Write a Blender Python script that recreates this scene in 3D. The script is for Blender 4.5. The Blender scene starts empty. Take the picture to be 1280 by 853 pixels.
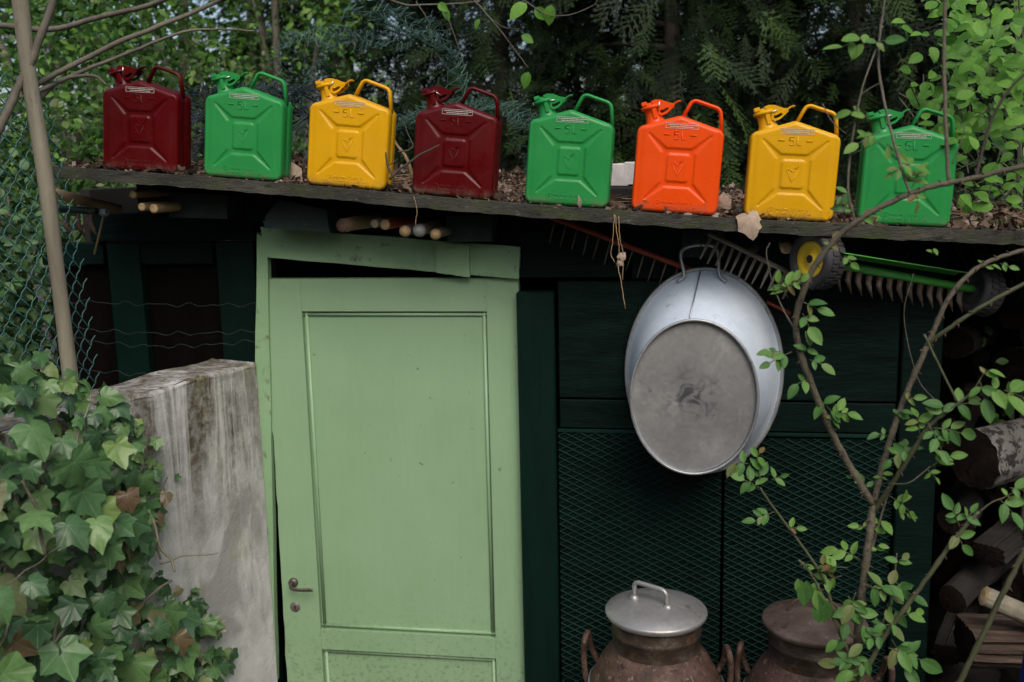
import bpy, math, random
import numpy as np
from mathutils import Vector, Matrix

# ------------------------------------------------------------------ camera, sky, sun, exposure
SC = bpy.context.scene
COL = SC.collection
PI = math.pi
DIST, EYE, FOC = 3.05, 2.33, 1250.0
YAW, PITCH, ROLL = math.radians(9), math.radians(10), math.radians(1.3)
CAM = np.array([0.0, -DIST, EYE])
FWD = np.array([-math.sin(YAW)*math.cos(PITCH), math.cos(YAW)*math.cos(PITCH), -math.sin(PITCH)])
R0 = np.array([math.cos(YAW), math.sin(YAW), 0.0]); U0 = np.cross(R0, FWD)
RGT = R0*math.cos(ROLL) - U0*math.sin(ROLL)
UPV = U0*math.cos(ROLL) + R0*math.sin(ROLL)
cd = bpy.data.cameras.new('camera'); cam = bpy.data.objects.new('camera', cd); COL.objects.link(cam)
cd.sensor_width = 36.0; cd.lens = 36.0*FOC/1280.0; cd.clip_start = 0.05; cd.clip_end = 500
m = Matrix.Identity(4)
for i in range(3):
    m[i][0] = RGT[i]; m[i][1] = UPV[i]; m[i][2] = -FWD[i]; m[i][3] = CAM[i]
cam.matrix_world = m
cd.dof.use_dof = True; cd.dof.focus_distance = 2.85; cd.dof.aperture_fstop = 2.8
SC.camera = cam

SUN_EL, SUN_AZ = math.radians(46), math.radians(158)   # azimuth clockwise from +Y (towards the trees)
w = bpy.data.worlds.new('World'); SC.world = w; w.use_nodes = True
nt = w.node_tree; bg = nt.nodes['Background']
sky = nt.nodes.new('ShaderNodeTexSky'); sky.sky_type = 'NISHITA'; sky.sun_disc = False
sky.sun_elevation = SUN_EL; sky.sun_rotation = SUN_AZ
sky.air_density = 1.0; sky.dust_density = 4.0; sky.ozone_density = 1.0
nt.links.new(sky.outputs[0], bg.inputs[0]); bg.inputs[1].default_value = 0.15
sd = bpy.data.lights.new('sun', 'SUN'); sd.energy = 1.5; sd.angle = math.radians(40); sd.color = (1.0, 0.94, 0.86)
sun = bpy.data.objects.new('sun', sd); COL.objects.link(sun)
sdir = Vector((math.sin(SUN_AZ)*math.cos(SUN_EL), math.cos(SUN_AZ)*math.cos(SUN_EL), math.sin(SUN_EL)))
sun.rotation_euler = sdir.to_track_quat('Z', 'Y').to_euler(); sun.location = (2, -6, 9)
SC.view_settings.view_transform = 'Standard'; SC.view_settings.look = 'None'
SC.view_settings.exposure = 0.22; SC.view_settings.gamma = 1.0; SC.view_settings.use_curve_mapping = False
SC.render.engine = 'CYCLES'; SC.cycles.max_bounces = 6; SC.cycles.transparent_max_bounces = 8
SC.cycles.use_denoising = True

rnd = random.Random(7)
npr = np.random.RandomState(11)

def P(x, y, Y):
    """photo pixel (1280 wide) -> world point on the upright plane y = Y"""
    d = FWD + RGT*(x-640)/FOC - UPV*(y-426.5)/FOC
    return Vector(CAM + d*(Y-CAM[1])/d[1])

# ------------------------------------------------------------------ object helpers
def tag(o, label=None, cat=None, group=None, kind=None):
    if label: o['label'] = label
    if cat: o['category'] = cat
    if group: o['group'] = group
    if kind: o['kind'] = kind
    return o

def thing(name, label, cat, loc=(0, 0, 0), group=None):
    o = bpy.data.objects.new(name, None); COL.objects.link(o); o.location = loc
    o.empty_display_size = 0.05
    return tag(o, label, cat, group)

def link(name, me, mat=None, parent=None):
    o = bpy.data.objects.new(name, me); COL.objects.link(o)
    if parent is not None: o.parent = parent
    if mat is not None:
        if not me.materials: me.materials.append(None)
        o.material_slots[0].link = 'OBJECT'; o.material_slots[0].material = mat
    return o

def sub(v, parent):
    """world coordinates -> coordinates of an unrotated parent chain"""
    return v

class MB:
    def __init__(s): s.v = []; s.f = []; s.sm = []
    def add(s, vs, fs, smooth=False):
        b = len(s.v); s.v += [tuple(p) for p in vs]; s.f += [tuple(i+b for i in f) for f in fs]; s.sm += [smooth]*len(fs)
        return s
    def box(s, c, d, rot=None, bev=0.0):
        hx, hy, hz = d[0]/2, d[1]/2, d[2]/2
        if bev <= 0:
            vs = [Vector((x*hx, y*hy, z*hz)) for x in (-1, 1) for y in (-1, 1) for z in (-1, 1)]
            fs = [(0, 1, 3, 2), (4, 6, 7, 5), (0, 4, 5, 1), (2, 3, 7, 6), (0, 2, 6, 4), (1, 5, 7, 3)]
        else:
            vs = []; fs = []
            b = min(bev, hx*.9, hy*.9, hz*.9)
            idx = {}
            for sx in (-1, 1):
                for sy in (-1, 1):
                    for sz in (-1, 1):
                        for ax in range(3):
                            p = [sx*hx, sy*hy, sz*hz]
                            for k, (sg, h) in enumerate(((sx, hx), (sy, hy), (sz, hz))):
                                if k != ax: p[k] = sg*(h-b)
                            idx[(sx, sy, sz, ax)] = len(vs); vs.append(Vector(p))
            for ax in range(3):
                o1, o2 = (ax+1) % 3, (ax+2) % 3
                for sg in (-1, 1):
                    q = []
                    for a, bb in ((-1, -1), (1, -1), (1, 1), (-1, 1)):
                        k = [0, 0, 0]; k[ax] = sg; k[o1] = a; k[o2] = bb
                        q.append(idx[(k[0], k[1], k[2], ax)])
                    fs.append(tuple(q) if sg > 0 else tuple(reversed(q)))
            for ax in range(3):      # edge bevels, along axis ax
                o1, o2 = (ax+1) % 3, (ax+2) % 3
                for a in (-1, 1):
                    for bb in (-1, 1):
                        def k(sg, face):
                            t = [0, 0, 0]; t[ax] = sg; t[o1] = a; t[o2] = bb
                            return idx[(t[0], t[1], t[2], face)]
                        q = (k(-1, o1), k(1, o1), k(1, o2), k(-1, o2))
                        fs.append(q if a*bb < 0 else tuple(reversed(q)))
            for sx in (-1, 1):
                for sy in (-1, 1):
                    for sz in (-1, 1):
                        q = [idx[(sx, sy, sz, a)] for a in range(3)]
                        fs.append(tuple(q) if sx*sy*sz > 0 else tuple(reversed(q)))
        if rot is not None: vs = [rot @ p for p in vs]
        c = Vector(c)
        return s.add([p+c for p in vs], fs)
    def tube(s, pts, rad, n=8, flat=(1, 1), ref=None, caps=True, smooth=True):
        pts = [Vector(p) for p in pts]; k = len(pts)
        if not hasattr(rad, '__len__'): rad = [rad]*k
        t0 = (pts[1]-pts[0]).normalized()
        r = Vector(ref) if ref else (Vector((0, 0, 1)) if abs(t0.z) < .9 else Vector((1, 0, 0)))
        vs = []; fs = []
        a = (r - t0*r.dot(t0)).normalized()
        for i in range(k):
            t = (pts[min(i+1, k-1)]-pts[max(i-1, 0)])
            t = t.normalized() if t.length > 1e-9 else t0
            if ref: a = Vector(ref)
            a = a - t*a.dot(t); a.normalize(); b = t.cross(a)
            for j in range(n):
                an = 2*PI*j/n
                vs.append(pts[i] + a*(math.cos(an)*rad[i]*flat[0]) + b*(math.sin(an)*rad[i]*flat[1]))
        for i in range(k-1):
            for j in range(n):
                fs.append((i*n+j, i*n+(j+1) % n, (i+1)*n+(j+1) % n, (i+1)*n+j))
        s.add(vs, fs, smooth)
        if caps:
            b0 = len(s.v)-len(vs)
            s.f.append(tuple(b0+j for j in reversed(range(n)))); s.sm.append(False)
            s.f.append(tuple(b0+(k-1)*n+j for j in range(n))); s.sm.append(False)
        return s
    def lathe(s, prof, n=40, M=None, smooth=True, sx=1, sy=1, close=False):
        vs = []; fs = []
        for (r, z) in prof:
            for j in range(n):
                an = 2*PI*j/n; vs.append(Vector((r*sx*math.cos(an), r*sy*math.sin(an), z)))
        k = len(prof)
        for i in range(k-1):
            for j in range(n):
                fs.append((i*n+j, i*n+(j+1) % n, (i+1)*n+(j+1) % n, (i+1)*n+j))
        if M is not None: vs = [M @ p for p in vs]
        s.add(vs, fs, smooth)
        b0 = len(s.v)-len(vs)
        if prof[0][0] > 1e-6 and close: s.f.append(tuple(b0+j for j in reversed(range(n)))); s.sm.append(False)
        if prof[-1][0] > 1e-6 and close: s.f.append(tuple(b0+(k-1)*n+j for j in range(n))); s.sm.append(False)
        return s
    def prism(s, poly, o, ex, ey, ez, d0, d1):
        """polygon (a,b) in the plane o + a*ex + b*ey, extruded along ez from d0 to d1"""
        o, ex, ey, ez = map(Vector, (o, ex, ey, ez)); n = len(poly)
        vs = [o+ex*a+ey*b+ez*d0 for a, b in poly] + [o+ex*a+ey*b+ez*d1 for a, b in poly]
        fs = [tuple(range(n)), tuple(reversed(range(n, 2*n)))] + [(i, i+n, (i+1) % n+n, (i+1) % n) for i in range(n)]
        return s.add(vs, fs)
    def jit(s, a):
        s.v = [tuple(c+rnd.uniform(-a, a) for c in p) for p in s.v]; return s
    def mesh(s, name, fix=False):
        me = bpy.data.meshes.new(name); me.from_pydata(s.v, [], s.f)
        me.polygons.foreach_set('use_smooth', s.sm)
        me.update()
        if fix:
            import bmesh
            bm = bmesh.new(); bm.from_mesh(me); bmesh.ops.recalc_face_normals(bm, faces=bm.faces); bm.to_mesh(me); bm.free()
        return me
    def build(s, name, mat, parent=None, fix=True):
        return link(name, s.mesh(name, fix), mat, parent)

def fillet(pts, r, n=5):
    pts = [Vector(p) for p in pts]; out = [pts[0]]
    for i in range(1, len(pts)-1):
        a, b, c = pts[i-1], pts[i], pts[i+1]
        u = (a-b); v = (c-b); q = min(r, u.length*.49, v.length*.49)
        p0 = b+u.normalized()*q; p1 = b+v.normalized()*q
        for k in range(n+1):
            t = k/n; out.append(p0*(1-t)**2 + b*2*t*(1-t) + p1*t*t)
    out.append(pts[-1]); return out

def smooth_path(pts, n=6):
    pts = [Vector(p) for p in pts]; q = [pts[0]*2-pts[1]]+pts+[pts[-1]*2-pts[-2]]; out = []
    for i in range(1, len(q)-2):
        for k in range(n):
            t = k/n
            out.append(.5*((2*q[i])+(-q[i-1]+q[i+1])*t+(2*q[i-1]-5*q[i]+4*q[i+1]-q[i+2])*t*t+(-q[i-1]+3*q[i]-3*q[i+1]+q[i+2])*t**3))
    out.append(pts[-1]); return out

def raw_mesh(name, V, F, smooth=False, attrs=None):
    """V (n,3) array, F (m,3) array of triangles; attrs: per-face floats"""
    me = bpy.data.meshes.new(name); V = np.asarray(V, dtype=np.float32); F = np.asarray(F, dtype=np.int32)
    k = F.shape[1]
    me.vertices.add(len(V)); me.vertices.foreach_set('co', V.ravel())
    me.loops.add(F.size); me.loops.foreach_set('vertex_index', F.ravel())
    me.polygons.add(len(F)); me.polygons.foreach_set('loop_start', np.arange(0, F.size, k, dtype=np.int32))
    me.polygons.foreach_set('use_smooth', np.full(len(F), smooth))
    me.update(calc_edges=True)
    for nm, arr in (attrs or {}).items():
        a = me.attributes.new(nm, 'FLOAT', 'FACE'); a.data.foreach_set('value', np.asarray(arr, dtype=np.float32))
    return me

def wires(A, B, r, n=3):
    """thin prisms from points A to B (m,3)"""
    A = np.asarray(A, float); B = np.asarray(B, float); m_ = len(A)
    t = B-A; L = np.linalg.norm(t, axis=1, keepdims=True)+1e-9; t = t/L
    ref = np.where(np.abs(t[:, 2:3]) < .9, np.array([[0, 0, 1.]]), np.array([[1., 0, 0]]))
    a = np.cross(t, ref); a /= np.linalg.norm(a, axis=1, keepdims=True)+1e-9; b = np.cross(t, a)
    ring = [a*math.cos(2*PI*j/n)*r+b*math.sin(2*PI*j/n)*r for j in range(n)]
    V = np.stack([A+q for q in ring]+[B+q for q in ring], axis=1).reshape(-1, 3)
    F = []
    base = np.arange(m_)[:, None]*(2*n)
    for j in range(n):
        F.append(base+np.array([[j, (j+1) % n, n+(j+1) % n, n+j]]))
    return V, np.concatenate(F)

# ------------------------------------------------------------------ materials
def N(nt_, t, **kw):
    n = nt_.nodes.new(t)
    for k, v in kw.items(): setattr(n, k, v)
    return n

def newmat(name):
    mt = bpy.data.materials.new(name); mt.use_nodes = True
    return mt, mt.node_tree, mt.node_tree.nodes['Principled BSDF']

def ramp(nt_, fac, stops):
    r = N(nt_, 'ShaderNodeValToRGB'); e = r.color_ramp.elements
    while len(e) < len(stops): e.new(.5)
    for i, (p, c) in enumerate(stops):
        e[i].position = p; e[i].color = (*c, 1) if len(c) == 3 else c
    nt_.links.new(fac, r.inputs[0]); return r.outputs[0]

def noise(nt_, vec, scale, detail=4, rough=.6, dist=0.0):
    n = N(nt_, 'ShaderNodeTexNoise'); n.inputs['Scale'].default_value = scale
    n.inputs['Detail'].default_value = detail; n.inputs['Roughness'].default_value = rough
    n.inputs['Distortion'].default_value = dist
    nt_.links.new(vec, n.inputs['Vector']); return n.outputs['Fac']

def coords(nt_, sc=(1, 1, 1), src='Object'):
    t = N(nt_, 'ShaderNodeTexCoord'); mp = N(nt_, 'ShaderNodeMapping'); mp.inputs['Scale'].default_value = sc
    nt_.links.new(t.outputs[src], mp.inputs[0]); return mp.outputs[0]

def mix(nt_, fac, a, b, mode='MIX'):
    n = N(nt_, 'ShaderNodeMix', data_type='RGBA', blend_type=mode)
    for sck, v in ((n.inputs[0], fac), (n.inputs[6], a), (n.inputs[7], b)):
        if hasattr(v, 'is_linked') or hasattr(v, 'links'): nt_.links.new(v, sck)
        elif isinstance(v, (int, float)): sck.default_value = v
        else: sck.default_value = (*v, 1)
    return n.outputs[2]

def bump(nt_, h, s, d=.01, nrm=None):
    b = N(nt_, 'ShaderNodeBump'); b.inputs['Strength'].default_value = s; b.inputs['Distance'].default_value = d
    nt_.links.new(h, b.inputs['Height'])
    if nrm is not None: nt_.links.new(nrm, b.inputs['Normal'])
    return b.outputs[0]

def basic(name, stops, scale=6, rough=.6, sc=(1, 1, 1), b=.2, bscale=40, metal=0.0, spots=None, spec=.5, dist=0., rr=None, fine=None, detail=5):
    """noise-coloured surface: stops on a broad noise, optional spots (colour, lo, hi, scale), fine grain bump"""
    mt, t, p = newmat(name); v = coords(t, sc)
    c = ramp(t, noise(t, v, scale, detail, .62, dist), stops)
    if fine:
        c = mix(t, fine[1], c, ramp(t, noise(t, v, fine[0], 6, .7), [(.3, (fine[2],)*3), (.7, (fine[3],)*3)]), 'MULTIPLY')
    for (colr, lo, hi, s_) in (spots or []):
        f = ramp(t, noise(t, v, s_, 6, .68), [(lo, (0, 0, 0)), (hi, (1, 1, 1))])
        c = mix(t, f, c, colr)
    t.links.new(c, p.inputs['Base Color'])
    p.inputs['Roughness'].default_value = rough; p.inputs['Metallic'].default_value = metal
    p.inputs['Specular IOR Level'].default_value = spec
    if rr:
        t.links.new(ramp(t, noise(t, v, rr[2], 5), [(.3, (rr[0],)*3), (.7, (rr[1],)*3)]), p.inputs['Roughness'])
    if b: t.links.new(bump(t, noise(t, v, bscale, 6, .7), b, .006), p.inputs['Normal'])
    return mt

def leafmat(name, stops, vein=None, rough=.45, trans=.25, attr=None, spec=.4, spot=None):
    stops = [(q, tuple(1.35*k for k in c)) for q, c in stops]; vein = vein and tuple(1.3*k for k in vein)
    mt, t, p = newmat(name)
    if attr:
        a = N(t, 'ShaderNodeAttribute'); a.attribute_name = attr; r = a.outputs['Fac']
    else:
        a = N(t, 'ShaderNodeObjectInfo'); r = a.outputs['Random']
    c = ramp(t, r, stops)
    v = coords(t)
    c = mix(t, .45, c, ramp(t, noise(t, v, 5, 6, .7), [(.3, (.5,)*3), (.7, (1.4,)*3)]), 'MULTIPLY')
    if spot:
        f = ramp(t, noise(t, v, spot[1], 4), [(spot[2], (0, 0, 0)), (spot[2]+.1, (1, 1, 1))])
        c = mix(t, f, c, spot[0])
    if vein:
        a = N(t, 'ShaderNodeAttribute'); a.attribute_name = 'vein'
        pw = N(t, 'ShaderNodeMath', operation='POWER'); t.links.new(a.outputs['Fac'], pw.inputs[0]); pw.inputs[1].default_value = 15
        ml = N(t, 'ShaderNodeMath', operation='MULTIPLY'); t.links.new(pw.outputs[0], ml.inputs[0]); ml.inputs[1].default_value = .8
        c = mix(t, ml.outputs[0], c, vein)
    t.links.new(c, p.inputs['Base Color']); p.inputs['Roughness'].default_value = rough
    p.inputs['Specular IOR Level'].default_value = spec
    tr = N(t, 'ShaderNodeBsdfTranslucent'); t.links.new(c, tr.inputs[0])
    ms = N(t, 'ShaderNodeMixShader'); ms.inputs[0].default_value = trans
    t.links.new(p.outputs[0], ms.inputs[1]); t.links.new(tr.outputs[0], ms.inputs[2])
    t.links.new(ms.outputs[0], t.nodes['Material Output'].inputs[0])
    return mt

def enamel(name, col, dark, rough=.25):
    mt, t, p = newmat(name); v0 = coords(t)
    oi = N(t, 'ShaderNodeObjectInfo'); ml = N(t, 'ShaderNodeMath', operation='MULTIPLY'); t.links.new(oi.outputs['Random'], ml.inputs[0]); ml.inputs[1].default_value = 37.0
    ad = N(t, 'ShaderNodeVectorMath', operation='ADD'); t.links.new(v0, ad.inputs[0]); t.links.new(ml.outputs[0], ad.inputs[1]); v = ad.outputs[0]
    c = mix(t, ramp(t, noise(t, v, 9, 5, .65), [(.35, (0, 0, 0)), (.75, (.55, .55, .55))]), col, dark)
    s = N(t, 'ShaderNodeSeparateXYZ'); t.links.new(v0, s.inputs[0])
    h = ramp(t, s.outputs[2], [(0, (1, 1, 1)), (.030, (0, 0, 0))])                        # dust and rust near the foot
    d = ramp(t, noise(t, v, 30, 6, .75), [(.42, (0, 0, 0)), (.60, (.8, .8, .8))])
    c = mix(t, mix(t, 1.0, h, d, 'MULTIPLY'), c, (.13, .10, .075))
    film = ramp(t, noise(t, v, 5, 6, .7), [(.45, (0, 0, 0)), (.8, (.035, .035, .035))])       # thin dust film
    c = mix(t, film, c, (.30, .27, .23))
    sp = ramp(t, noise(t, v, 75, 4, .6), [(.70, (0, 0, 0)), (.74, (.9, .9, .9))])          # chips
    ms = ramp(t, noise(t, v, 7, 2), [(.52, (0, 0, 0)), (.6, (1, 1, 1))])
    c = mix(t, mix(t, 1.0, sp, ms, 'MULTIPLY'), c, (.03, .018, .012))
    t.links.new(c, p.inputs['Base Color'])
    t.links.new(ramp(t, noise(t, v, 16, 6, .7), [(.3, (rough-.05,)*3), (.75, (rough+.22,)*3)]), p.inputs['Roughness'])
    p.inputs['Specular IOR Level'].default_value = .20; p.inputs['Coat Weight'].default_value = .05; p.inputs['Coat Roughness'].default_value = .08
    nb = bump(t, noise(t, v, 13, 3), .06, .01)
    t.links.new(bump(t, noise(t, v, 190, 3), .05, .002, nb), p.inputs['Normal'])
    return mt

CANCOL = {
 'red': enamel('enamel_dark_red', (.080, .0005, .002), (.048, .0004, .0012)),
 'green': enamel('enamel_green', (.022, .235, .056), (.013, .185, .042)),
 'yellow': enamel('enamel_yellow', (.62, .325, .004), (.53, .265, .004)),
 'orange': enamel('enamel_orange', (.74, .068, .003), (.64, .055, .003)),
}
M_steel = basic('bright_steel', [(.3, (.5, .5, .5)), (.7, (.7, .7, .68))], 30, .3, metal=1.0, b=.05)
M_print = basic('sticker_print', [(.3, (.36, .35, .32)), (.7, (.52, .51, .48))], 60, .6, b=0)
M_roof = basic('weathered_roof_edge', [(.25, (.014, .015, .011)), (.5, (.036, .036, .027)), (.75, (.085, .082, .064))], 5, .9, (1, 3, 3), .9, 60,
               spots=[((.035, .052, .012), .52, .64, 9), ((.008, .008, .007), .55, .66, 14), ((.13, .12, .10), .62, .68, 45)])
M_dark = basic('dark_green_paint', [(.3, (.0012, .006, .0048)), (.7, (.0022, .010, .008))], 4, .5, (.5, 1, 3), .4, 30, fine=(14, .9, .45, 1.7), spots=[((.012, .018, .016), .70, .82, 30)], spec=.1)
M_post = basic('dark_green_post', [(.3, (.0015, .010, .007)), (.7, (.003, .016, .0115))], 5, .45, (3, 3, .5), .3, 60, spots=[((.02, .03, .025), .72, .82, 45)], spec=.15)
M_teal = basic('peeling_teal_paint', [(.35, (.003, .014, .012)), (.65, (.008, .026, .022))], 14, .6, b=.5, bscale=40, spots=[((.16, .13, .09), .64, .72, 26), ((.01, .01, .01), .62, .7, 60)])
M_brown = basic('dark_brown_board', [(.3, (.0022, .0016, .0012)), (.7, (.005, .0035, .0028))], 6, .7, (2, 2, .5), .3, 40, spec=.06)
M_lattice = basic('lattice_green', [(.3, (.0010, .009, .0075)), (.5, (.0025, .019, .0145)), (.7, (.006, .029, .022))], 5, .6, b=.2, spec=.12)
M_inside = basic('shed_inside_boards', [(.3, (.006, .005, .004)), (.7, (.012, .010, .008))], 6, .9)
M_soil = basic('soil', [(.3, (.035, .025, .016)), (.6, (.06, .045, .03)), (.8, (.05, .06, .02))], 3, .95, b=.8, bscale=20)

def door_paint():
    mt, t, p = newmat('pale_green_paint'); v = coords(t)
    c = ramp(t, noise(t, v, 2.2, 4), [(.3, (.222, .360, .205)), (.7, (.262, .405, .245))])
    c = mix(t, .5, c, ramp(t, noise(t, coords(t, (14, 14, 1.2)), 5, 5), [(.3, (.94,)*3), (.7, (1.03,)*3)]), 'MULTIPLY')
    f = ramp(t, noise(t, v, 46, 4, .6), [(.70, (0, 0, 0)), (.74, (1, 1, 1))])       # knocks and chips
    c = mix(t, f, c, (.08, .10, .06))
    s = N(t, 'ShaderNodeSeparateXYZ'); t.links.new(v, s.inputs[0])
    hz = N(t, 'ShaderNodeMapRange'); hz.inputs['From Min'].default_value = .95; hz.inputs['From Max'].default_value = .45
    t.links.new(s.outputs[2], hz.inputs[0])
    f3 = ramp(t, noise(t, coords(t, (3, 3, 1)), 34, 6, .7), [(.71, (0, 0, 0)), (.735, (1, 1, 1))]); c = mix(t, f3, c, (.13, .15, .10))     # flaked paint
    g = ramp(t, noise(t, v, 70, 6, .75), [(.52, (0, 0, 0)), (.68, (1, 1, 1))])      # mud splashes low on the door
    c = mix(t, mix(t, 1.0, g, hz.outputs[0], 'MULTIPLY'), c, (.055, .07, .035))
    t.links.new(c, p.inputs['Base Color']); p.inputs['Roughness'].default_value = .42; p.inputs['Specular IOR Level'].default_value = .4
    t.links.new(bump(t, noise(t, coords(t, (22, 22, 2)), 6, 6, .65), .10, .003), p.inputs['Normal'])
    return mt
M_door = door_paint()
M_frame = basic('pale_green_weathered', [(.3, (.195, .335, .175)), (.7, (.25, .40, .225))], 5, .5, (1, 1, 1), .3, 60, spots=[((.10, .10, .055), .60, .72, 22), ((.05, .05, .03), .68, .74, 60)])

def plaster():
    mt, t, p = newmat('stained_plaster'); v = coords(t)
    c = ramp(t, noise(t, v, 5, 7, .7), [(.28, (.33, .333, .325)), (.5, (.48, .483, .475)), (.72, (.63, .632, .62))])
    s = N(t, 'ShaderNodeSeparateXYZ'); t.links.new(v, s.inputs[0])
    def band(a, b_):
        mr = N(t, 'ShaderNodeMapRange'); mr.inputs['From Min'].default_value = a; mr.inputs['From Max'].default_value = b_
        t.links.new(s.outputs[2], mr.inputs[0]); return mr.outputs[0]
    # smeared grey cement patches
    c = mix(t, ramp(t, noise(t, coords(t, (1.6, 1.6, 1.0)), 3.2, 6, .6, .8), [(.50, (0, 0, 0)), (.62, (.75, .75, .75))]), c, (.25, .253, .245))
    # brown run-off streaks that thin out downwards
    streak = noise(t, coords(t, (8, 8, .7)), 1.15, 7, .68, .9)
    f = mix(t, 1.0, ramp(t, streak, [(.37, (0, 0, 0)), (.50, (1, 1, 1))]), band(1.10, 1.50), 'MULTIPLY')
    f = mix(t, .7, f, ramp(t, noise(t, v, 28, 6, .75), [(.35, (.2, .2, .2)), (.6, (1, 1, 1))]), 'MULTIPLY')
    c = mix(t, f, c, (.060, .045, .020))
    c = mix(t, ramp(t, noise(t, coords(t, (4, 4, 1.6)), 2.6, 6), [(.60, (0, 0, 0)), (.70, (.4, .4, .4))]), c, (.20, .20, .06))
    c = mix(t, ramp(t, noise(t, v, 80, 6, .75), [(.58, (0, 0, 0)), (.70, (.75, .75, .75))]), c, (.16, .145, .12))
    t.links.new(c, p.inputs['Base Color']); p.inputs['Roughness'].default_value = .92
    nb = bump(t, noise(t, v, 22, 6, .7), .28, .02)
    t.links.new(bump(t, noise(t, v, 90, 7, .75), .5, .006, nb), p.inputs['Normal'])
    return mt
M_plaster = plaster()
M_wood = basic('pale_stick_wood', [(.3, (.20, .13, .065)), (.7, (.36, .25, .13))], 12, .7, b=.3, spots=[((.06, .035, .02), .62, .72, 30)])
M_woodend = basic('sawn_pole_end', [(.3, (.30, .20, .10)), (.7, (.48, .35, .19))], 26, .8, b=.3)
M_greywood = basic('grey_post_wood', [(.3, (.125, .112, .080)), (.7, (.24, .22, .165))], 4, .85, (5, 5, .7), .5, 50, spots=[((.07, .06, .04), .60, .7, 18)])
M_bark = basic('twig_bark', [(.3, (.062, .054, .041)), (.7, (.140, .126, .095))], 14, .75, b=.5, bscale=70, spots=[((.06, .075, .03), .6, .7, 10)])
M_cane = basic('rose_cane_bark', [(.3, (.055, .049, .030)), (.55, (.105, .089, .059)), (.8, (.058, .060, .029))], 16, .65, b=.8, bscale=90, spots=[((.030, .022, .016), .58, .68, 40), ((.16, .145, .11), .64, .72, 24)])
M_greencane = basic('green_rose_cane', [(.3, (.045, .052, .024)), (.7, (.080, .086, .040))], 9, .5, b=.2, bscale=80)
M_darktwig = basic('dark_twig', [(.3, (.035, .028, .022)), (.7, (.075, .06, .045))], 14, .8, b=.4)
M_galv = None
def galv(name, cols, rough, metal, stain=None, ring=False):
    mt, t, p = newmat(name); v = coords(t)
    vo = N(t, 'ShaderNodeTexVoronoi'); vo.inputs['Scale'].default_value = 85; t.links.new(v, vo.inputs['Vector'])
    c = ramp(t, noise(t, v, 5, 6, .65), cols)
    bw = N(t, 'ShaderNodeRGBToBW'); t.links.new(vo.outputs['Color'], bw.inputs[0]); c = mix(t, .13, c, bw.outputs[0], 'SOFT_LIGHT')
    if stain:
        for colr, lo, hi, s_ in stain:
            c = mix(t, ramp(t, noise(t, v, s_, 6, .65, .4), [(lo, (0, 0, 0)), (hi, (.85, .85, .85))]), c, colr)
    t.links.new(c, p.inputs['Base Color']); p.inputs['Metallic'].default_value = metal
    t.links.new(ramp(t, noise(t, v, 11, 5), [(.3, (rough-.06,)*3), (.7, (rough+.12,)*3)]), p.inputs['Roughness'])
    t.links.new(bump(t, noise(t, v, 18, 5), .16, .008), p.inputs['Normal'])
    return mt
M_galv = galv('galvanised_side', [(.3, (.60, .70, .84)), (.7, (.74, .84, .95))], .36, .15, [((.22, .22, .22), .62, .74, 16)])
M_galvbase = galv('galvanised_base', [(.3, (.17, .172, .17)), (.6, (.245, .245, .24)), (.8, (.29, .28, .26))], .6, .3,
                  [((.36, .36, .355), .54, .7, 7), ((.15, .12, .085), .62, .74, 17), ((.12, .12, .125), .62, .7, 30)])
M_galvrim = galv('galvanised_rim', [(.3, (.30, .31, .32)), (.7, (.44, .45, .46))], .4, .6, [((.13, .12, .11), .58, .7, 30)])
def tar_marks(mt, c0):
    """smudged tar marks round the middle of the tub's base"""
    t = mt.node_tree; p = t.nodes['Principled BSDF']; old = p.inputs['Base Color'].links[0].from_socket
    v = coords(t); d = N(t, 'ShaderNodeVectorMath', operation='DISTANCE'); t.links.new(v, d.inputs[0]); d.inputs[1].default_value = c0
    near = ramp(t, d.outputs['Value'], [(.02, (1, 1, 1)), (.105, (0, 0, 0))])
    a = ramp(t, noise(t, v, 17, 7, .66, 1.2), [(.47, (0, 0, 0)), (.58, (1, 1, 1))])
    t.links.new(mix(t, mix(t, 1.0, near, a, 'MULTIPLY'), old, (.055, .058, .064)), p.inputs['Base Color'])
tar_marks(M_galvbase, (-.045, -.228, -.03))
M_alu = galv('aluminium_lid', [(.3, (.30, .30, .295)), (.7, (.42, .42, .41))], .42, .6, [((.20, .15, .11), .60, .72, 24), ((.05, .045, .04), .71, .76, 44)])
M_rust = basic('rusty_paint', [(.28, (.024, .014, .010)), (.45, (.062, .032, .022)), (.6, (.098, .056, .041)), (.75, (.15, .105, .086))], 16, .65, b=.8, bscale=80,
               spots=[((.24, .20, .175), .58, .68, 46), ((.022, .011, .008), .56, .66, 24), ((.20, .175, .16), .66, .70, 110)], rr=(.45, .75, 12))
M_rustneck = basic('rusty_tin', [(.28, (.022, .016, .012)), (.5, (.055, .038, .026)), (.72, (.14, .12, .10))], 18, .6, (1, 1, 1), .6, 80, metal=.25,
               spots=[((.15, .07, .02), .58, .68, 16), ((.03, .02, .014), .62, .7, 34)])
M_rustlid = basic('pale_rusty_lid', [(.28, (.045, .029, .023)), (.5, (.095, .064, .050)), (.75, (.17, .135, .118))], 14, .6, b=.6, bscale=70, spots=[((.22, .20, .185), .60, .70, 40), ((.035, .02, .014), .60, .70, 22)])
M_redpaint = basic('worn_red_paint', [(.3, (.20, .028, .012)), (.7, (.30, .05, .02))], 18, .6, b=.2, spots=[((.05, .02, .012), .6, .7, 30)])
M_greyrake = basic('weathered_rake_wood', [(.3, (.13, .105, .085)), (.7, (.24, .20, .165))], 20, .8, b=.3)
M_tine = basic('dull_tine_metal', [(.3, (.10, .075, .05)), (.7, (.19, .15, .11))], 20, .7, b=.3, metal=.2)
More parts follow.
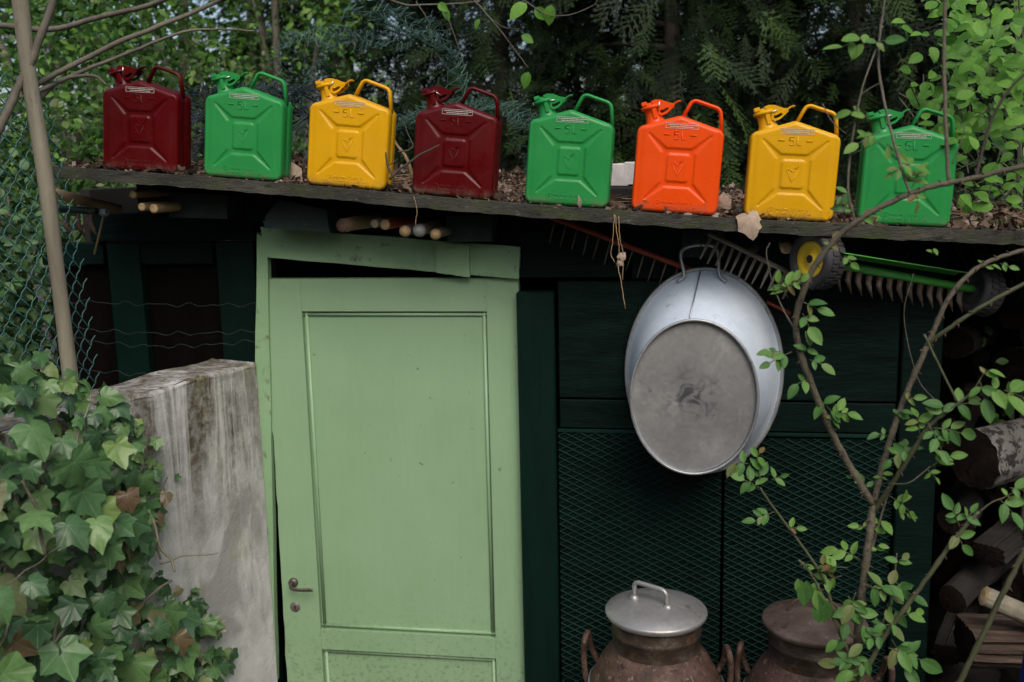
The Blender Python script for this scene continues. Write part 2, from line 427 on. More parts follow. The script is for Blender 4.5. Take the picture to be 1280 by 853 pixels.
M_rubber = basic('black_rubber', [(.3, (.018, .018, .02)), (.7, (.036, .036, .038))], 20, .7, b=.3)
M_hub = basic('yellow_hub_plastic', [(.3, (.50, .33, .01)), (.7, (.60, .42, .02))], 14, .45, b=.1)
M_greenpaint = basic('bright_green_metal', [(.3, (.055, .30, .05)), (.7, (.085, .36, .07))], 12, .4, b=.1, spots=[((.06, .07, .03), .64, .72, 24)])
M_bluebar = basic('blue_plastic', [(.3, (.004, .02, .22)), (.7, (.006, .03, .30))], 5, .4, b=.05)
M_handle = basic('dull_bronze_handle', [(.3, (.10, .085, .075)), (.7, (.19, .165, .145))], 30, .38, b=.1, metal=.75)
M_keyplate = basic('pinkish_grey_metal', [(.3, (.16, .13, .125)), (.7, (.26, .22, .21))], 40, .45, b=.15, metal=.6)
M_black = basic('black_hole', [(.3, (.004,)*3), (.7, (.008,)*3)], 5, .9, b=0)
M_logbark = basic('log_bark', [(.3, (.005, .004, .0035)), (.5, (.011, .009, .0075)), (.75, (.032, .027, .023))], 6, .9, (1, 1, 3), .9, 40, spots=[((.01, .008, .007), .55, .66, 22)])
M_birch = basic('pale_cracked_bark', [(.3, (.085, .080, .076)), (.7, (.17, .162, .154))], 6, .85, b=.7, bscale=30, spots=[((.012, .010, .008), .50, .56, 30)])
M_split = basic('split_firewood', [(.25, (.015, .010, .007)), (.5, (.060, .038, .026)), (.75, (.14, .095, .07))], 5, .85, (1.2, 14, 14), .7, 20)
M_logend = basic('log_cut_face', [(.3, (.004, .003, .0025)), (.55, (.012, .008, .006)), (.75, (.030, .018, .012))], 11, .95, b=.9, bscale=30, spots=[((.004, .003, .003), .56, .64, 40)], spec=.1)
M_brick = basic('whitewashed_brick', [(.3, (.42, .40, .39)), (.7, (.58, .56, .55))], 20, .85, b=.4, spots=[((.22, .19, .17), .6, .7, 30)])
M_wiregreen = basic('green_coated_wire', [(.3, (.010, .060, .055)), (.7, (.020, .095, .085))], 20, .45, b=0)
M_net = basic('faded_green_netting', [(.3, (.024, .068, .050)), (.7, (.055, .115, .088))], 8, .55, b=0)
M_blackwire = basic('blackish_wire', [(.3, (.012, .022, .026)), (.7, (.03, .045, .05))], 20, .5, b=0)
M_moss = basic('moss', [(.3, (.03, .05, .008)), (.7, (.075, .10, .018))], 30, .95, b=.8, bscale=120)

M_ivy = leafmat('ivy_leaf', [(0, (.020, .050, .022)), (.25, (.036, .086, .034)), (.5, (.055, .120, .042)), (.72, (.080, .155, .050)), (.82, (.125, .19, .055)), (.88, (.13, .14, .075)), (.94, (.085, .055, .028)), (1, (.032, .020, .018))],
                vein=(.17, .26, .14), rough=.38, trans=.14, spec=.4, spot=((.075, .055, .022), 2.6, .64))
M_ivy2 = leafmat('ivy_leaf_mass', [(0, (.025, .06, .022)), (.6, (.045, .11, .035)), (1, (.08, .13, .045))], rough=.5, trans=.15, attr='rnd')
M_rose = leafmat('rose_leaf', [(0, (.035, .098, .024)), (.5, (.058, .145, .034)), (.85, (.090, .19, .042)), (1, (.10, .11, .04))], vein=(.10, .18, .06), rough=.48, trans=.28, spec=.25)
M_roseyoung = leafmat('young_rose_leaf', [(0, (.075, .17, .030)), (.75, (.115, .225, .045)), (.88, (.13, .12, .04)), (1, (.10, .045, .02))], vein=(.14, .24, .08), rough=.5, trans=.35, spec=.25)
M_bright = leafmat('bright_spring_leaf', [(0, (.055, .155, .022)), (.5, (.085, .21, .028)), (1, (.13, .275, .042))], vein=(.13, .26, .06), rough=.5, trans=.42, spec=.25)
M_brightmass = leafmat('spring_leaf_mass', [(0, (.014, .042, .009)), (.5, (.032, .085, .014)), (1, (.080, .17, .028))], rough=.45, trans=.38, attr='rnd')
M_shrubmass = leafmat('shrub_leaf_mass', [(0, (.022, .060, .015)), (.5, (.050, .125, .022)), (.85, (.12, .24, .036)), (1, (.10, .095, .065))], rough=.5, trans=.38, attr='rnd')
M_conifer = leafmat('conifer_frond', [(0, (.003, .0075, .003)), (.5, (.0065, .0155, .0048)), (.85, (.016, .034, .008)), (1, (.038, .070, .017))], rough=.6, trans=.15, spec=.2, attr='rnd')
M_dry = leafmat('dry_leaf', [(0, (.022, .013, .009)), (.45, (.060, .036, .024)), (.8, (.13, .092, .068)), (1, (.25, .20, .17))], rough=.8, trans=.15, attr='rnd', spec=.2)
M_dryone = leafmat('curled_dry_leaf', [(0, (.26, .20, .155)), (1, (.36, .28, .21))], vein=(.19, .13, .09), rough=.8, trans=.2, spec=.2)

# ------------------------------------------------------------------ the ground
def ground():
    n = 60; xs = np.linspace(-1, 1, n); xs = np.sign(xs)*np.abs(xs)**2.5*60
    X, Y = np.meshgrid(xs, xs); Z = np.zeros_like(X) - .02
    Z += np.clip(Y-1.6, 0, 3)*.25                                       # bank behind the shed
    Z += .03*np.sin(X*1.7)*np.cos(Y*1.3)*(np.abs(X)+np.abs(Y) > 2.5)
    V = np.stack([X, Y, Z], -1).reshape(-1, 3)
    i = np.arange(n*n).reshape(n, n)
    F = np.stack([i[:-1, :-1], i[:-1, 1:], i[1:, 1:], i[1:, :-1]], -1).reshape(-1, 4)
    tag(link('ground', raw_mesh('ground', V, F, True), M_soil), kind='structure')
ground()

# ------------------------------------------------------------------ the shed
shed = thing('garden_shed', 'dark green garden shed with pale green door and flat roof lined with cans', 'shed')
ROOF = [(-2.6, 2.425), (-1.783, 2.355), (-1.335, 2.316), (-1.035, 2.287), (-.709, 2.253), (-.427, 2.225), (-.098, 2.197), (.136, 2.178), (.344, 2.163), (.648, 2.144), (.903, 2.131), (1.9, 2.085)]
def roof_z(x):
    for (a, za), (b, zb) in zip(ROOF, ROOF[1:]):
        if x <= b: return za+(zb-za)*(x-a)/(b-a)
    return ROOF[-1][1]
def roof_slope(x): return (roof_z(x+.1)-roof_z(x-.1))/.2

def roof_board(x0, x1, y0, y1, th, dz, n=40, rag=.004):
    """a slab that follows the sagging roof line"""
    mb = MB(); xs = [x0+(x1-x0)*i/n for i in range(n+1)]; vs = []; fs = []
    for x in xs:
        z = roof_z(x)+dz; a = rnd.uniform(-rag, rag); b = rnd.uniform(-rag, rag)*.7
        vs += [(x, y0+a, z+b*.6), (x, y1, z), (x, y1, z-th), (x, y0+a*.6, z-th+rnd.uniform(-rag, rag))]
    for i in range(n):
        for j in range(4): fs.append((i*4+j, (i+1)*4+j, (i+1)*4+(j+1) % 4, i*4+(j+1) % 4))
    fs += [(0, 1, 2, 3), tuple(n*4+j for j in (3, 2, 1, 0))]
    mb.add(vs, fs); return mb
roof_board(-1.84, 1.9, -.30, 1.30, .034, 0, 150, .0022).build('roof', M_roof, shed)
# timber under the front edge, set back
for (x0, x1) in ((-1.70, -.2), (-.2, .78)):
    roof_board(x0, x1, -.005, .05, .10, -.042, 8, .002).build('roof_beam', M_dark, shed)

def pxboard(name, quad, y0, th, mat, parent=shed, rag=0.0, bev=None):
    """board given by four photo corners on plane y0 (tl,tr,br,bl), th deep behind it"""
    c = [P(x, y, y0) for x, y in quad]
    edges = []
    nseg = 14 if rag else 1
    for a, b in zip(c, c[1:]+c[:1]):
        for k in range(nseg):
            p = a.lerp(b, k/nseg)
            if rag and k: p = p+Vector((rnd.uniform(-rag, rag), 0, rnd.uniform(-rag, rag)))
            edges.append((p.x, p.z))
    mb = MB(); mb.prism(edges, (0, 0, 0), (1, 0, 0), (0, 0, 1), (0, 1, 0), y0, y0+th)
    return mb.build(name, mat, parent)

def zbox(name, x0, x1, z0, z1, y0, y1, mat, parent=shed, bev=.003):
    mb = MB(); mb.box(((x0+x1)/2, (y0+y1)/2, (z0+z1)/2), (abs(x1-x0), abs(y1-y0), abs(z1-z0)), bev=bev)
    return mb.build(name, mat, parent)

# carcass
zbox('back_wall', -1.95, .80, 0, 2.10, 1.20, 1.24, M_inside)
zbox('side_wall', -1.99, -1.955, 0, 2.28, .14, 1.19, M_inside)
zbox('side_wall', .76, .79, 0, 2.06, .06, 1.19, M_inside)
zbox('inner_wall', -1.345, -1.32, 0, 2.2, .19, 1.19, M_inside)
zbox('shed_floor', -1.95, .75, .0, .03, .2, 1.19, M_inside)

# front, right of the door: boards and lattice panels
zbox('corner_post', -.46, -.345, 0, 1.945, -.045, .02, M_post, bev=.004)
zbox('upper_board', -.455, -.13, 1.985, 2.13, -.012, .012, M_dark)
pxboard('upper_board', [(790, 296), (1128, 312), (1128, 352), (790, 348)], -.008, .02, M_dark)
zbox('plywood_panel', -.335, .178, 1.61, 1.975, -.022, .0, M_dark)
zbox('plywood_panel', .184, .672, 1.61, 1.960, -.022, .0, M_dark)
zbox('plywood_strip', -.335, .672, 1.512, 1.604, -.018, .0, M_dark)
zbox('corner_post', .678, .790, 0, 2.07, -.035, .05, M_dark, bev=.004)
pxboard('rafter_end', [(853, 288), (905, 290), (905, 322), (853, 322)], -.022, .2, M_teal)

def lattice(x0, x1, z0, z1, y):
    pn = zbox('lattice_panel', x0, x1, z0, z1, y, y+.012, M_dark, shed, bev=.001)
    A = []; B = []; dx, dz = .046, .0225
    sl = dz/dx
    for sgn in (1, -1):
        k0 = int((z0-sl*(x1-x0))/dz)-2; k1 = int((z1+sl*(x1-x0))/dz)+2
        for k in range(k0, k1):
            zc = k*dz+rnd.uniform(-.0022, .0022)
            # line z = zc + sgn*sl*(x-x0), clipped to the panel
            pts = []
            for x in (x0, x1):
                pts.append((x, zc+sgn*sl*(x-x0)))
            (xa, za), (xb, zb) = pts
            def clip(xa, za, xb, zb, zlim, lower):
                fa = za-zlim if lower else zlim-za; fb = zb-zlim if lower else zlim-zb
                if fa < 0 and fb < 0: return None
                if fa < 0: t = fa/(fa-fb); xa, za = xa+(xb-xa)*t, za+(zb-za)*t
                elif fb < 0: t = fa/(fa-fb); xb, zb = xa+(xb-xa)*t, za+(zb-za)*t
                return xa, za, xb, zb
            q = clip(xa, za, xb, zb, z0, True)
            q = q and clip(*q, z1, False)
            if q and abs(q[2]-q[0]) > .004:
                o = 0.0 if sgn > 0 else -.0012
                A.append((q[0], y-.003+o, q[1])); B.append((q[2], y-.003+o, q[3]))
    V, F = wires(A, B, .0023, 4)
    o = link('lattice_wires', raw_mesh('lattice_wires', V, F), M_lattice, pn); o['kind'] = 'stuff'
lattice(-.340, .166, 0.05, 1.505, -.012)
lattice(.176, .675, 0.05, 1.49, -.008)
zbox('lattice_trim', -.342, .675, 1.498, 1.509, -.019, -.013, M_lattice, bev=.001)

# bay left of the door, set back a little
for (a, b) in ((140, 180), (275, 322)):
    A, B = P(a, 300, .13), P(b, 300, .13)
    zbox('bay_post', A.x, B.x, 0, 2.10, .09, .13, M_post)
for (a, b) in ((60, 138), (182, 273)):
    A, B = P(a, 300, .15), P(b, 300, .15)
    zbox('bay_panel', A.x, B.x, 0, 2.02, .135, .15, M_brown)
    zbox('bay_rail', A.x+.002, B.x-.002, 2.025, 2.10, .10, .15, M_dark)
zbox('bay_header', -1.93, -1.34, 2.105, 2.20, .08, .15, M_dark)
for (a, b, ya, yb) in ((212, 284, 240, 274),):
    pxboard('rafter_end', [(a, ya), (b, ya+5), (b, yb), (a, yb-2)], -.12, .4, M_teal)
blk = MB(); c0 = [P(*q, -.16) for q in [(348, 250), (408, 262), (412, 291), (330, 285), (332, 270)]]
blk.prism([(p.x, p.z) for p in c0], (0, 0, 0), (1, 0, 0), (0, 0, 1), (0, 1, 0), -.16, .2)
blk.build('rafter_end', M_teal, shed)
zbox('rafter_end', -.66, -.52, 2.105, 2.185, -.10, .2, M_teal)
pxboard('rafter_end', [(1040, 296), (1100, 296), (1100, 318), (1040, 318)], -.06, .25, M_dark)

# wavy fence wires strung across the bay
A = []; B = []
wf = thing('wire_strand_fence', 'slack wavy green wires strung across the dark bay above the wall', 'wire fence', tuple(P(200, 470, .02)))
for y0, sag in ((375, 3), (408, 6), (420, 10), (458, 8)):
    pts = []
    for i in range(61):
        t = i/60; x = 70+t*252
        y = y0+sag*math.sin(t*PI)+1.6*math.sin(t*(27+y0*.03)+y0)+1.3*math.sin(t*61+y0*2)+rnd.uniform(-.5, .5)+t*6
        pts.append(P(x, y, .04)-Vector(wf.location))
    mb = MB(); mb.tube(pts, .0010, 5); mb.build('wire', M_blackwire, wf)

# ------------------------------------------------------------------ door frame and door (parts of the shed)
fr = pxboard('door_frame_post', [(321, 291), (334, 300), (345, 853), (315, 853)], -.018, .028, M_frame, rag=.0015)
pxboard('door_header', [(325, 284), (650, 309), (648, 349), (334, 322)], -.030, .03, M_frame, rag=.0012)
pxboard('header_block', [(545, 302), (586, 306), (587, 347), (545, 341)], -.046, .015, M_frame, rag=.001)

door = bpy.data.objects.new('door', None); COL.objects.link(door); door.parent = shed; door.empty_display_size = .05
DX0, DX1, DZ1, DZ0 = -1.281, -.458, 1.985, .06
# slab outline with the rotten left edge
zs = [DZ1-(DZ1-DZ0)*i/40 for i in range(41)]
left = [(DX0-.012*(DZ1-z)+rnd.uniform(-.002, .002)-(.006 if z > 1.5 else 0), z) for z in zs]
mb = MB(); out = left+[(DX1, DZ0), (DX1, DZ1)]
zp0, zp1 = .785, 1.880        # upper panel opening
lp0, lp1 = .16, .712          # lower panel opening
pl, pr = -1.165, -.560
def xl(z): return DX0-.012*(DZ1-z)
# stiles and rails are proud of the panels
ms = MB(); ms.prism(left+[(pl-.012*0, DZ0), (pl, DZ1)], (0, 0, 0), (1, 0, 0), (0, 0, 1), (0, 1, 0), -.006, .03); ms.build('stile', M_door, door)
ms = MB(); ms.box(((pr+DX1)/2, .012, (DZ0+DZ1)/2), (DX1-pr, .036, DZ1-DZ0), bev=.0006); ms.build('stile', M_door, door)
for z0, z1 in ((zp1, DZ1), (lp1, zp0), (DZ0, lp0)):
    ms = MB(); ms.box(((pl+pr)/2, .0125, (z0+z1)/2), (pr-pl-.0006, .0355, z1-z0), bev=.0003); ms.build('rail', M_door, door)
for z0, z1 in ((zp0, zp1), (lp0, lp1)):
    ms = MB(); ms.box(((pl+pr)/2, .018, (z0+z1)/2), (pr-pl, .012, z1-z0)); ms.build('panel', M_door, door)
    # moulding: a narrow stepped bead all round
    mm = MB()
    for (xa, xb, za, zb, ax) in ((pl, pr, z1, z1, 'h'), (pl, pr, z0, z0, 'h'), (pl, pl, z0, z1, 'v'), (pr, pr, z0, z1, 'v')):
        s1 = -1 if (ax == 'h' and za == z1) or (ax == 'v' and xa == pr) else 1
        if ax == 'h':
            mm.tube([(xa+.001, .0085, za+s1*.011), (xb-.001, .0085, za+s1*.011)], .006, 8)
        else:
            mm.tube([(xa+s1*.011, .0085, za+.001), (xa+s1*.011, .0085, zb-.001)], .006, 8)
    mm.build('moulding', M_door, door)
# lever handle and key plate
hc = P(367, 728, -.006)
mb = MB(); mb.lathe([(0, .012), (.012, .012), (.015, .009), (.0165, .003), (.0165, 0)], 24, Matrix.Translation(hc) @ Matrix.Rotation(PI/2, 4, 'X'))
mb.tube(smooth_path([hc+Vector((0, -.008, 0)), hc+Vector((0, -.030, -.002)), hc+Vector((.012, -.042, -.005)), hc+Vector((.035, -.044, -.007)), hc+Vector((.074, -.043, -.006)), hc+Vector((.082, -.042, -.006))], 5), .0058, 10, flat=(1.1, .8))
mb.build('handle', M_handle, door)
kc = P(369, 759, -.006)
mb = MB(); mb.lathe([(0, .003), (.016, .003), (.018, .001), (.018, 0)], 28, Matrix.Translation(kc) @ Matrix.Rotation(PI/2, 4, 'X'))
kp = mb.build('key_plate', M_keyplate, door)
mb = MB(); mb.lathe([(0, .0042), (.003, .0042), (.003, .003)], 12, Matrix.Translation(kc+Vector((0, 0, .003))) @ Matrix.Rotation(PI/2, 4, 'X'))
mb.box(kc+Vector((0, -.0036, -.003)), (.003, .0012, .010)); mb.build('keyhole', M_black, door)

# ------------------------------------------------------------------ low plastered wall
WO = Vector((-1.326, -.022, 0)); WD = Vector((-.301, -.954, 0)); WN = Vector((.954, -.301, 0))
def wallmesh():
    nu, nv = 50, 44; L = 1.7; th = .185; zt = 1.715
    def top(u): return zt - .004*math.sin(u*19) - .015*max(0, u-.6)
    V = []; F = []
    def grid(fn, a, b):
        b0 = len(V)
        for i in range(a+1):
            for j in range(b+1): V.append(fn(i/a, j/b))
        for i in range(a):
            for j in range(b):
                k = b0+i*(b+1)+j; F.append((k, k+1, k+b+2, k+b+1))
    def jit(p, k=.003): return p+Vector((rnd.uniform(-k, k), rnd.uniform(-k, k), rnd.uniform(-k, k)))
    r = .012
    grid(lambda s, t: jit(WO+WD*(s*L)+Vector((0, 0, t*(top(s*L)-r))), .0015), nu, nv)                       # right face
    grid(lambda s, t: WO+WD*(s*L)-WN*(r*(1-math.cos(t*PI/2)))+Vector((rnd.uniform(-.003, .003), rnd.uniform(-.003, .003), top(s*L)-r+r*math.sin(t*PI/2)+rnd.uniform(-.003, .002))), nu, 3)
    grid(lambda s, t: jit(WO+WD*(s*L)-WN*(r+t*(th-r))+Vector((0, 0, top(s*L))), .002), nu, 8)
    grid(lambda s, t: WO+WD*(s*L)-WN*th+Vector((0, 0, (1-t)*top(s*L))), nu, 2)
    grid(lambda s, t: WO-WN*(s*th)+Vector((0, 0, t*top(0))), 4, 4)
    grid(lambda s, t: WO+WD*L-WN*(s*th)+Vector((0, 0, t*top(L))), 4, 4)
    return MB().add(V, F, True)
wl = wallmesh().build('plastered_wall', M_plaster)
tag(wl, 'low grey plastered wall with brown streaks butting against the door frame', 'wall')
# ------------------------------------------------------------------ jerry cans
CW, CD, CR = .113, .050, .022
POLY = np.array([(-CW, 0), (CW, 0), (CW, .219), (-.003, .254), (-CW, .219)])
def sdf(px, pz, inset):
    n = len(POLY); d = np.full(px.shape, -1e9); lines = []
    for i in range(n):
        a, b = POLY[i], POLY[(i+1) % n]; e = b-a; nn = np.array([e[1], -e[0]])/np.linalg.norm(e)
        lines.append((nn, nn@a-inset))
    for nn, c in lines: d = np.maximum(d, nn[0]*px+nn[1]*pz-c)
    pts = []
    for i in range(n):
        (n1, c1), (n2, c2) = lines[i-1], lines[i]
        pts.append(np.linalg.solve(np.array([n1, n2]), np.array([c1, c2])))
    dd = np.full(px.shape, 1e9)
    for i in range(n):
        a, b = pts[i], pts[(i+1) % n]; e = b-a
        t = np.clip(((px-a[0])*e[0]+(pz-a[1])*e[1])/(e@e), 0, 1)
        dd = np.minimum(dd, np.hypot(px-a[0]-t*e[0], pz-a[1]-t*e[1]))
    return np.where(d > 0, dd, d)-inset
def sst(e0, e1, x):
    t = np.clip((x-e0)/(e1-e0), 0, 1); return t*t*(3-2*t)
def rbox(x, z, hx, hz, r):
    qx = np.abs(x)-hx+r; qz = np.abs(z)-hz+r
    return np.hypot(np.maximum(qx, 0), np.maximum(qz, 0))+np.minimum(np.maximum(qx, qz), 0)-r
def emboss(x, z):
    zc = .118; v = z-zc
    inner = rbox(x, v, .0285, .036, .006); outer = rbox(x, v, .0425, .050, .010)
    g = (1-sst(-.0015, .0018, outer))*sst(-.0018, .0015, inner)
    for sx in (-1, 1):
        for (ez, bz) in ((.203, zc+.043), (.034, zc-.043)):
            a = np.array((sx*.036, bz)); b = np.array((sx*.080, ez)); e = b-a
            t = np.clip(((x-a[0])*e[0]+(z-a[1])*e[1])/(e@e), 0, 1)
            dd = np.hypot(x-a[0]-t*e[0], z-a[1]-t*e[1])
            wd = .0078*(1-t*.75)
            g = np.maximum(g, (1-sst(wd-.0022, wd+.0022, dd))*(1-.35*t))
    flat = 1-sst(.075, .085, np.abs(x))
    return g*.0038 + (1-flat)*sst(.085, .113, np.abs(x))*.004
def can_body():
    nc, nr = 96, 110
    t = np.linspace(-1, 1, nc); xs = CW*(.55*t+.45*np.sin(t*PI/2)); xs[0] += 2e-6; xs[-1] -= 2e-6
    s = np.linspace(-1, 1, nr); s = .55*s+.45*np.sin(s*PI/2)
    zmid = .11; lo = np.zeros(nc); hi = np.zeros(nc)
    a = np.full(nc, zmid); b = np.full(nc, .30)
    for _ in range(40):
        c = (a+b)/2; ins = sdf(xs, c, CR) < 0; a = np.where(ins, c, a); b = np.where(ins, b, c)
    hi = a; a = np.full(nc, zmid); b = np.full(nc, -.05)
    for _ in range(40):
        c = (a+b)/2; ins = sdf(xs, c, CR) < 0; a = np.where(ins, c, a); b = np.where(ins, b, c)
    lo = a
    X = np.repeat(xs[:, None], nr, 1); Z = lo[:, None]+(hi-lo)[:, None]*(s[None, :]+1)/2
    d = -sdf(X.ravel(), Z.ravel(), CR).reshape(X.shape); d = np.maximum(d, 0)
    re = .013; q = np.clip(re-d, 0, re)
    Y = re-np.sqrt(np.maximum(re*re-q*q, 0))
    Y = Y+emboss(X, Z)*sst(.004, .014, d)
    front = np.stack([X, -CD+Y, Z], -1).reshape(-1, 3); back = np.stack([X, CD-Y, Z], -1).reshape(-1, 3)
    idx = np.arange(nc*nr).reshape(nc, nr)
    Ff = np.stack([idx[:-1, :-1], idx[1:, :-1], idx[1:, 1:], idx[:-1, 1:]], -1).reshape(-1, 4)
    loop = np.concatenate([idx[:, 0], idx[-1, 1:], idx[-2::-1, -1], idx[0, -2:0:-1]])
    V = [front, back]; F = [Ff, Ff[:, ::-1]+nc*nr]
    p2 = np.stack([X, Z], -1).reshape(-1, 2)[loop]
    tg = np.roll(p2, -3, 0)-np.roll(p2, 3, 0); tg /= np.linalg.norm(tg, axis=1, keepdims=True)
    nrm = np.stack([tg[:, 1], -tg[:, 0]], 1); n = len(loop)
    prev = loop; base = 2*nc*nr
    for (y, off) in ((-.014, 0), (-.008, -.001), (-.0055, -.004), (0, -.0055), (.0055, -.004), (.008, -.001), (.014, 0)):
        pp = p2+nrm*off; V.append(np.stack([pp[:, 0], np.full(n, y), pp[:, 1]], -1))
        cur = base+np.arange(n); base += n
        F.append(np.stack([prev, cur, np.roll(cur, -1), np.roll(prev, -1)], -1)); prev = cur
    F.append(np.stack([prev, loop+nc*nr, np.roll(loop, -1)+nc*nr, np.roll(prev, -1)], -1))
    me = raw_mesh('can_body', np.concatenate(V), np.concatenate(F), True)
    import bmesh
    bm = bmesh.new(); bm.from_mesh(me); bmesh.ops.recalc_face_normals(bm, faces=bm.faces); bm.to_mesh(me); bm.free()
    return me
ME_body = can_body()
mb = MB()
for sx in (0,): mb.box((sx*.0335, -CD-.0006, .2035), (.016, .0032, .0036), bev=.0012)
ME_dash = mb.mesh('dash', True)
mb = MB()                                              # V mark with a tick
def stroke(mb, pts, r=.0014, y=-CD-.0002, z0=.0):
    mb.tube([(a, y, b+z0) for a, b in pts], r, 6, flat=(1, .8))
stroke(mb, [(-.015, .130), (0, .098), (.015, .130), (.008, .136), (.001, .124), (-.006, .130), (-.015, .130)])
stroke(mb, [(.004, .130), (.012, .141), (.014, .137)])
ME_mark = mb.mesh('maker_mark', True)
mb = MB()                                              # raised digit and letter: 5 L
stroke(mb, [(-.0035, .2135), (-.0135, .2135), (-.0145, .2035)], .0017)
stroke(mb, [(-.0145, .2035)]+[(-.0085+.0066*math.cos(a), .1985+.0066*math.sin(a)) for a in [math.radians(d) for d in range(128, -151, -18)]], .0017)
stroke(mb, [(.0055, .2135), (.0055, .1925), (.0155, .1925)], .0017)
ME_txt = mb.mesh('volume_lettering', True)
mb = MB()
stroke(mb, [(-.044+.0095*math.cos(a*PI/10), .024+.0095*math.sin(a*PI/10)) for a in range(21)], .0009)
stroke(mb, [(-.047, .020), (-.047, .028), (-.042, .028), (-.042, .024), (-.047, .024)], .0007)
r2 = random.Random(3)
for zz, x1 in ((.0285, .046), (.0175, .050)):           # two lines of worn raised lettering
    x = -.031
    while x < x1:
        h = .0068; k = r2.choice('IHLTEO ')
        if k in 'IHLE': stroke(mb, [(x, zz-h/2), (x, zz+h/2)], .0007)
        if k == 'H': stroke(mb, [(x, zz), (x+.004, zz)], .0006); stroke(mb, [(x+.004, zz-h/2), (x+.004, zz+h/2)], .0007)
        if k in 'LE': stroke(mb, [(x, zz-h/2), (x+.0038, zz-h/2)], .0006)
        if k in 'ET': stroke(mb, [(x, zz+h/2), (x+.004, zz+h/2)], .0006)
        if k == 'T': stroke(mb, [(x+.002, zz-h/2), (x+.002, zz+h/2)], .0007)
        if k == 'O': stroke(mb, [(x+.002+.002*math.cos(a), zz+h/2*math.sin(a)) for a in [i*PI/4 for i in range(9)]], .0006)
        x += .003 if k == 'I' else .0062
ME_emb = mb.mesh('raised_lettering', True)
# warning sticker: outline and two printed lines
mb = MB(); sx0, sx1, sz0, sz1, ys = -.039, .045, .2195, .2335, -CD-.0006
for a, b, c, d in ((sx0, sx1, sz1-.0010, sz1), (sx0, sx1, sz0, sz0+.0010), (sx0, sx0+.001, sz0, sz1), (sx1-.001, sx1, sz0, sz1)):
    mb.box(((a+b)/2, ys, (c+d)/2), (b-a, .0006, d-c))
for zz, xa, xb in ((.2290, sx0+.005, sx1-.005), (.2240, sx0+.012, sx1-.012)):
    x = xa
    while x < xb:
        wd = r2.uniform(.003, .009); mb.box((x+wd/2, ys, zz), (wd, .0005, .0021)); x += wd+.0011
ME_stick = mb.mesh('warning_sticker', True)
# handle
hp = fillet([(.000, 0, .246), (.025, 0, .297), (.0985, 0, .276), (.107, 0, .214)], .014, 6)
mb = MB(); mb.tube(hp, .0062, 10, flat=(1.7, .85), ref=(0, 1, 0)); ME_hand = mb.mesh('handle', True)
# spout: neck, clamp, lever cap
SB = Vector((-.068, 0, .2325)); SR = Matrix.Translation(SB) @ Matrix.Rotation(math.radians(-18), 4, 'Y') @ Matrix.Scale(1.08, 4)
mb = MB()
mb.lathe([(.0265, -.012), (.0245, .002), (.0205, .010), (.0195, .030), (.0215, .034), (.0215, .040), (.0, .040)], 24, SR)
ME_neck = mb.mesh('neck', True)
mb = MB()
mb.lathe([(.0, .0530), (.013, .0530), (.0165, .0505), (.0175, .0470), (.0265, .0455), (.0275, .0435), (.0275, .0395), (.0260, .0380), (.0215, .0375), (.0215, .033)], 28, SR @ Matrix.Translation((0, 0, -.003)))
for sy in (-1, 1):                                     # clamp straps
    mb.box(SR @ Vector((.004, sy*.0225, .024)), (.010, .004, .030), SR.to_3x3(), .0012)
    mb.box(SR @ Vector((-.016, sy*.012, .050)), (.014, .006, .010), SR.to_3x3(), .0015)
ME_cap = mb.mesh('cap', True)
lev = [[(-.014, .050), (-.004, .0555), (.012, .056), (.034, .0495), (.047, .0485), (.0475, .042), (.030, .037), (.018, .030), (.006, .030)],
       [(.006, .030), (.008, .0185), (.017, .0155), (.030, .0215), (.040, .0325), (.0475, .040), (.0475, .042), (.041, .039), (.036, .0345), (.027, .0265), (.017, .0215), (.0125, .0235), (.012, .030)]]
mb = MB(); LB = SB+Vector((-.002, 0, .004))
for y0, y1 in ((-.0200, -.0170), (.0170, .0200)):
    for pg in lev: mb.prism(pg, LB, (1, 0, 0), (0, 0, 1), (0, 1, 0), y0, y1)
mb.prism([(-.012, .0515), (-.004, .0540), (.012, .0545), (.034, .0480), (.046, .0470), (.046, .0440), (.034, .0450), (.012, .0510), (-.004, .0505), (-.012, .048)], LB, (1, 0, 0), (0, 0, 1), (0, 1, 0), -.0169, .0169)
mb.tube(smooth_path([LB+Vector((.046, 0, .046)), LB+Vector((.050, 0, .050)), LB+Vector((.057, 0, .0545)), LB+Vector((.064, 0, .0555))], 5), [.006]*16, 8, flat=(1.9, .45), ref=(0, 1, 0))
mb.tube([LB+Vector((.036, -.0204, .036)), LB+Vector((.036, .0204, .036))], .0035, 10)
ME_lever = mb.mesh('cap_lever', True)
mb = MB(); mb.tube([(0, 0, -.0125), (0, 0, .0125)], .0017, 8); ME_pin = mb.mesh('safety_pin', True)

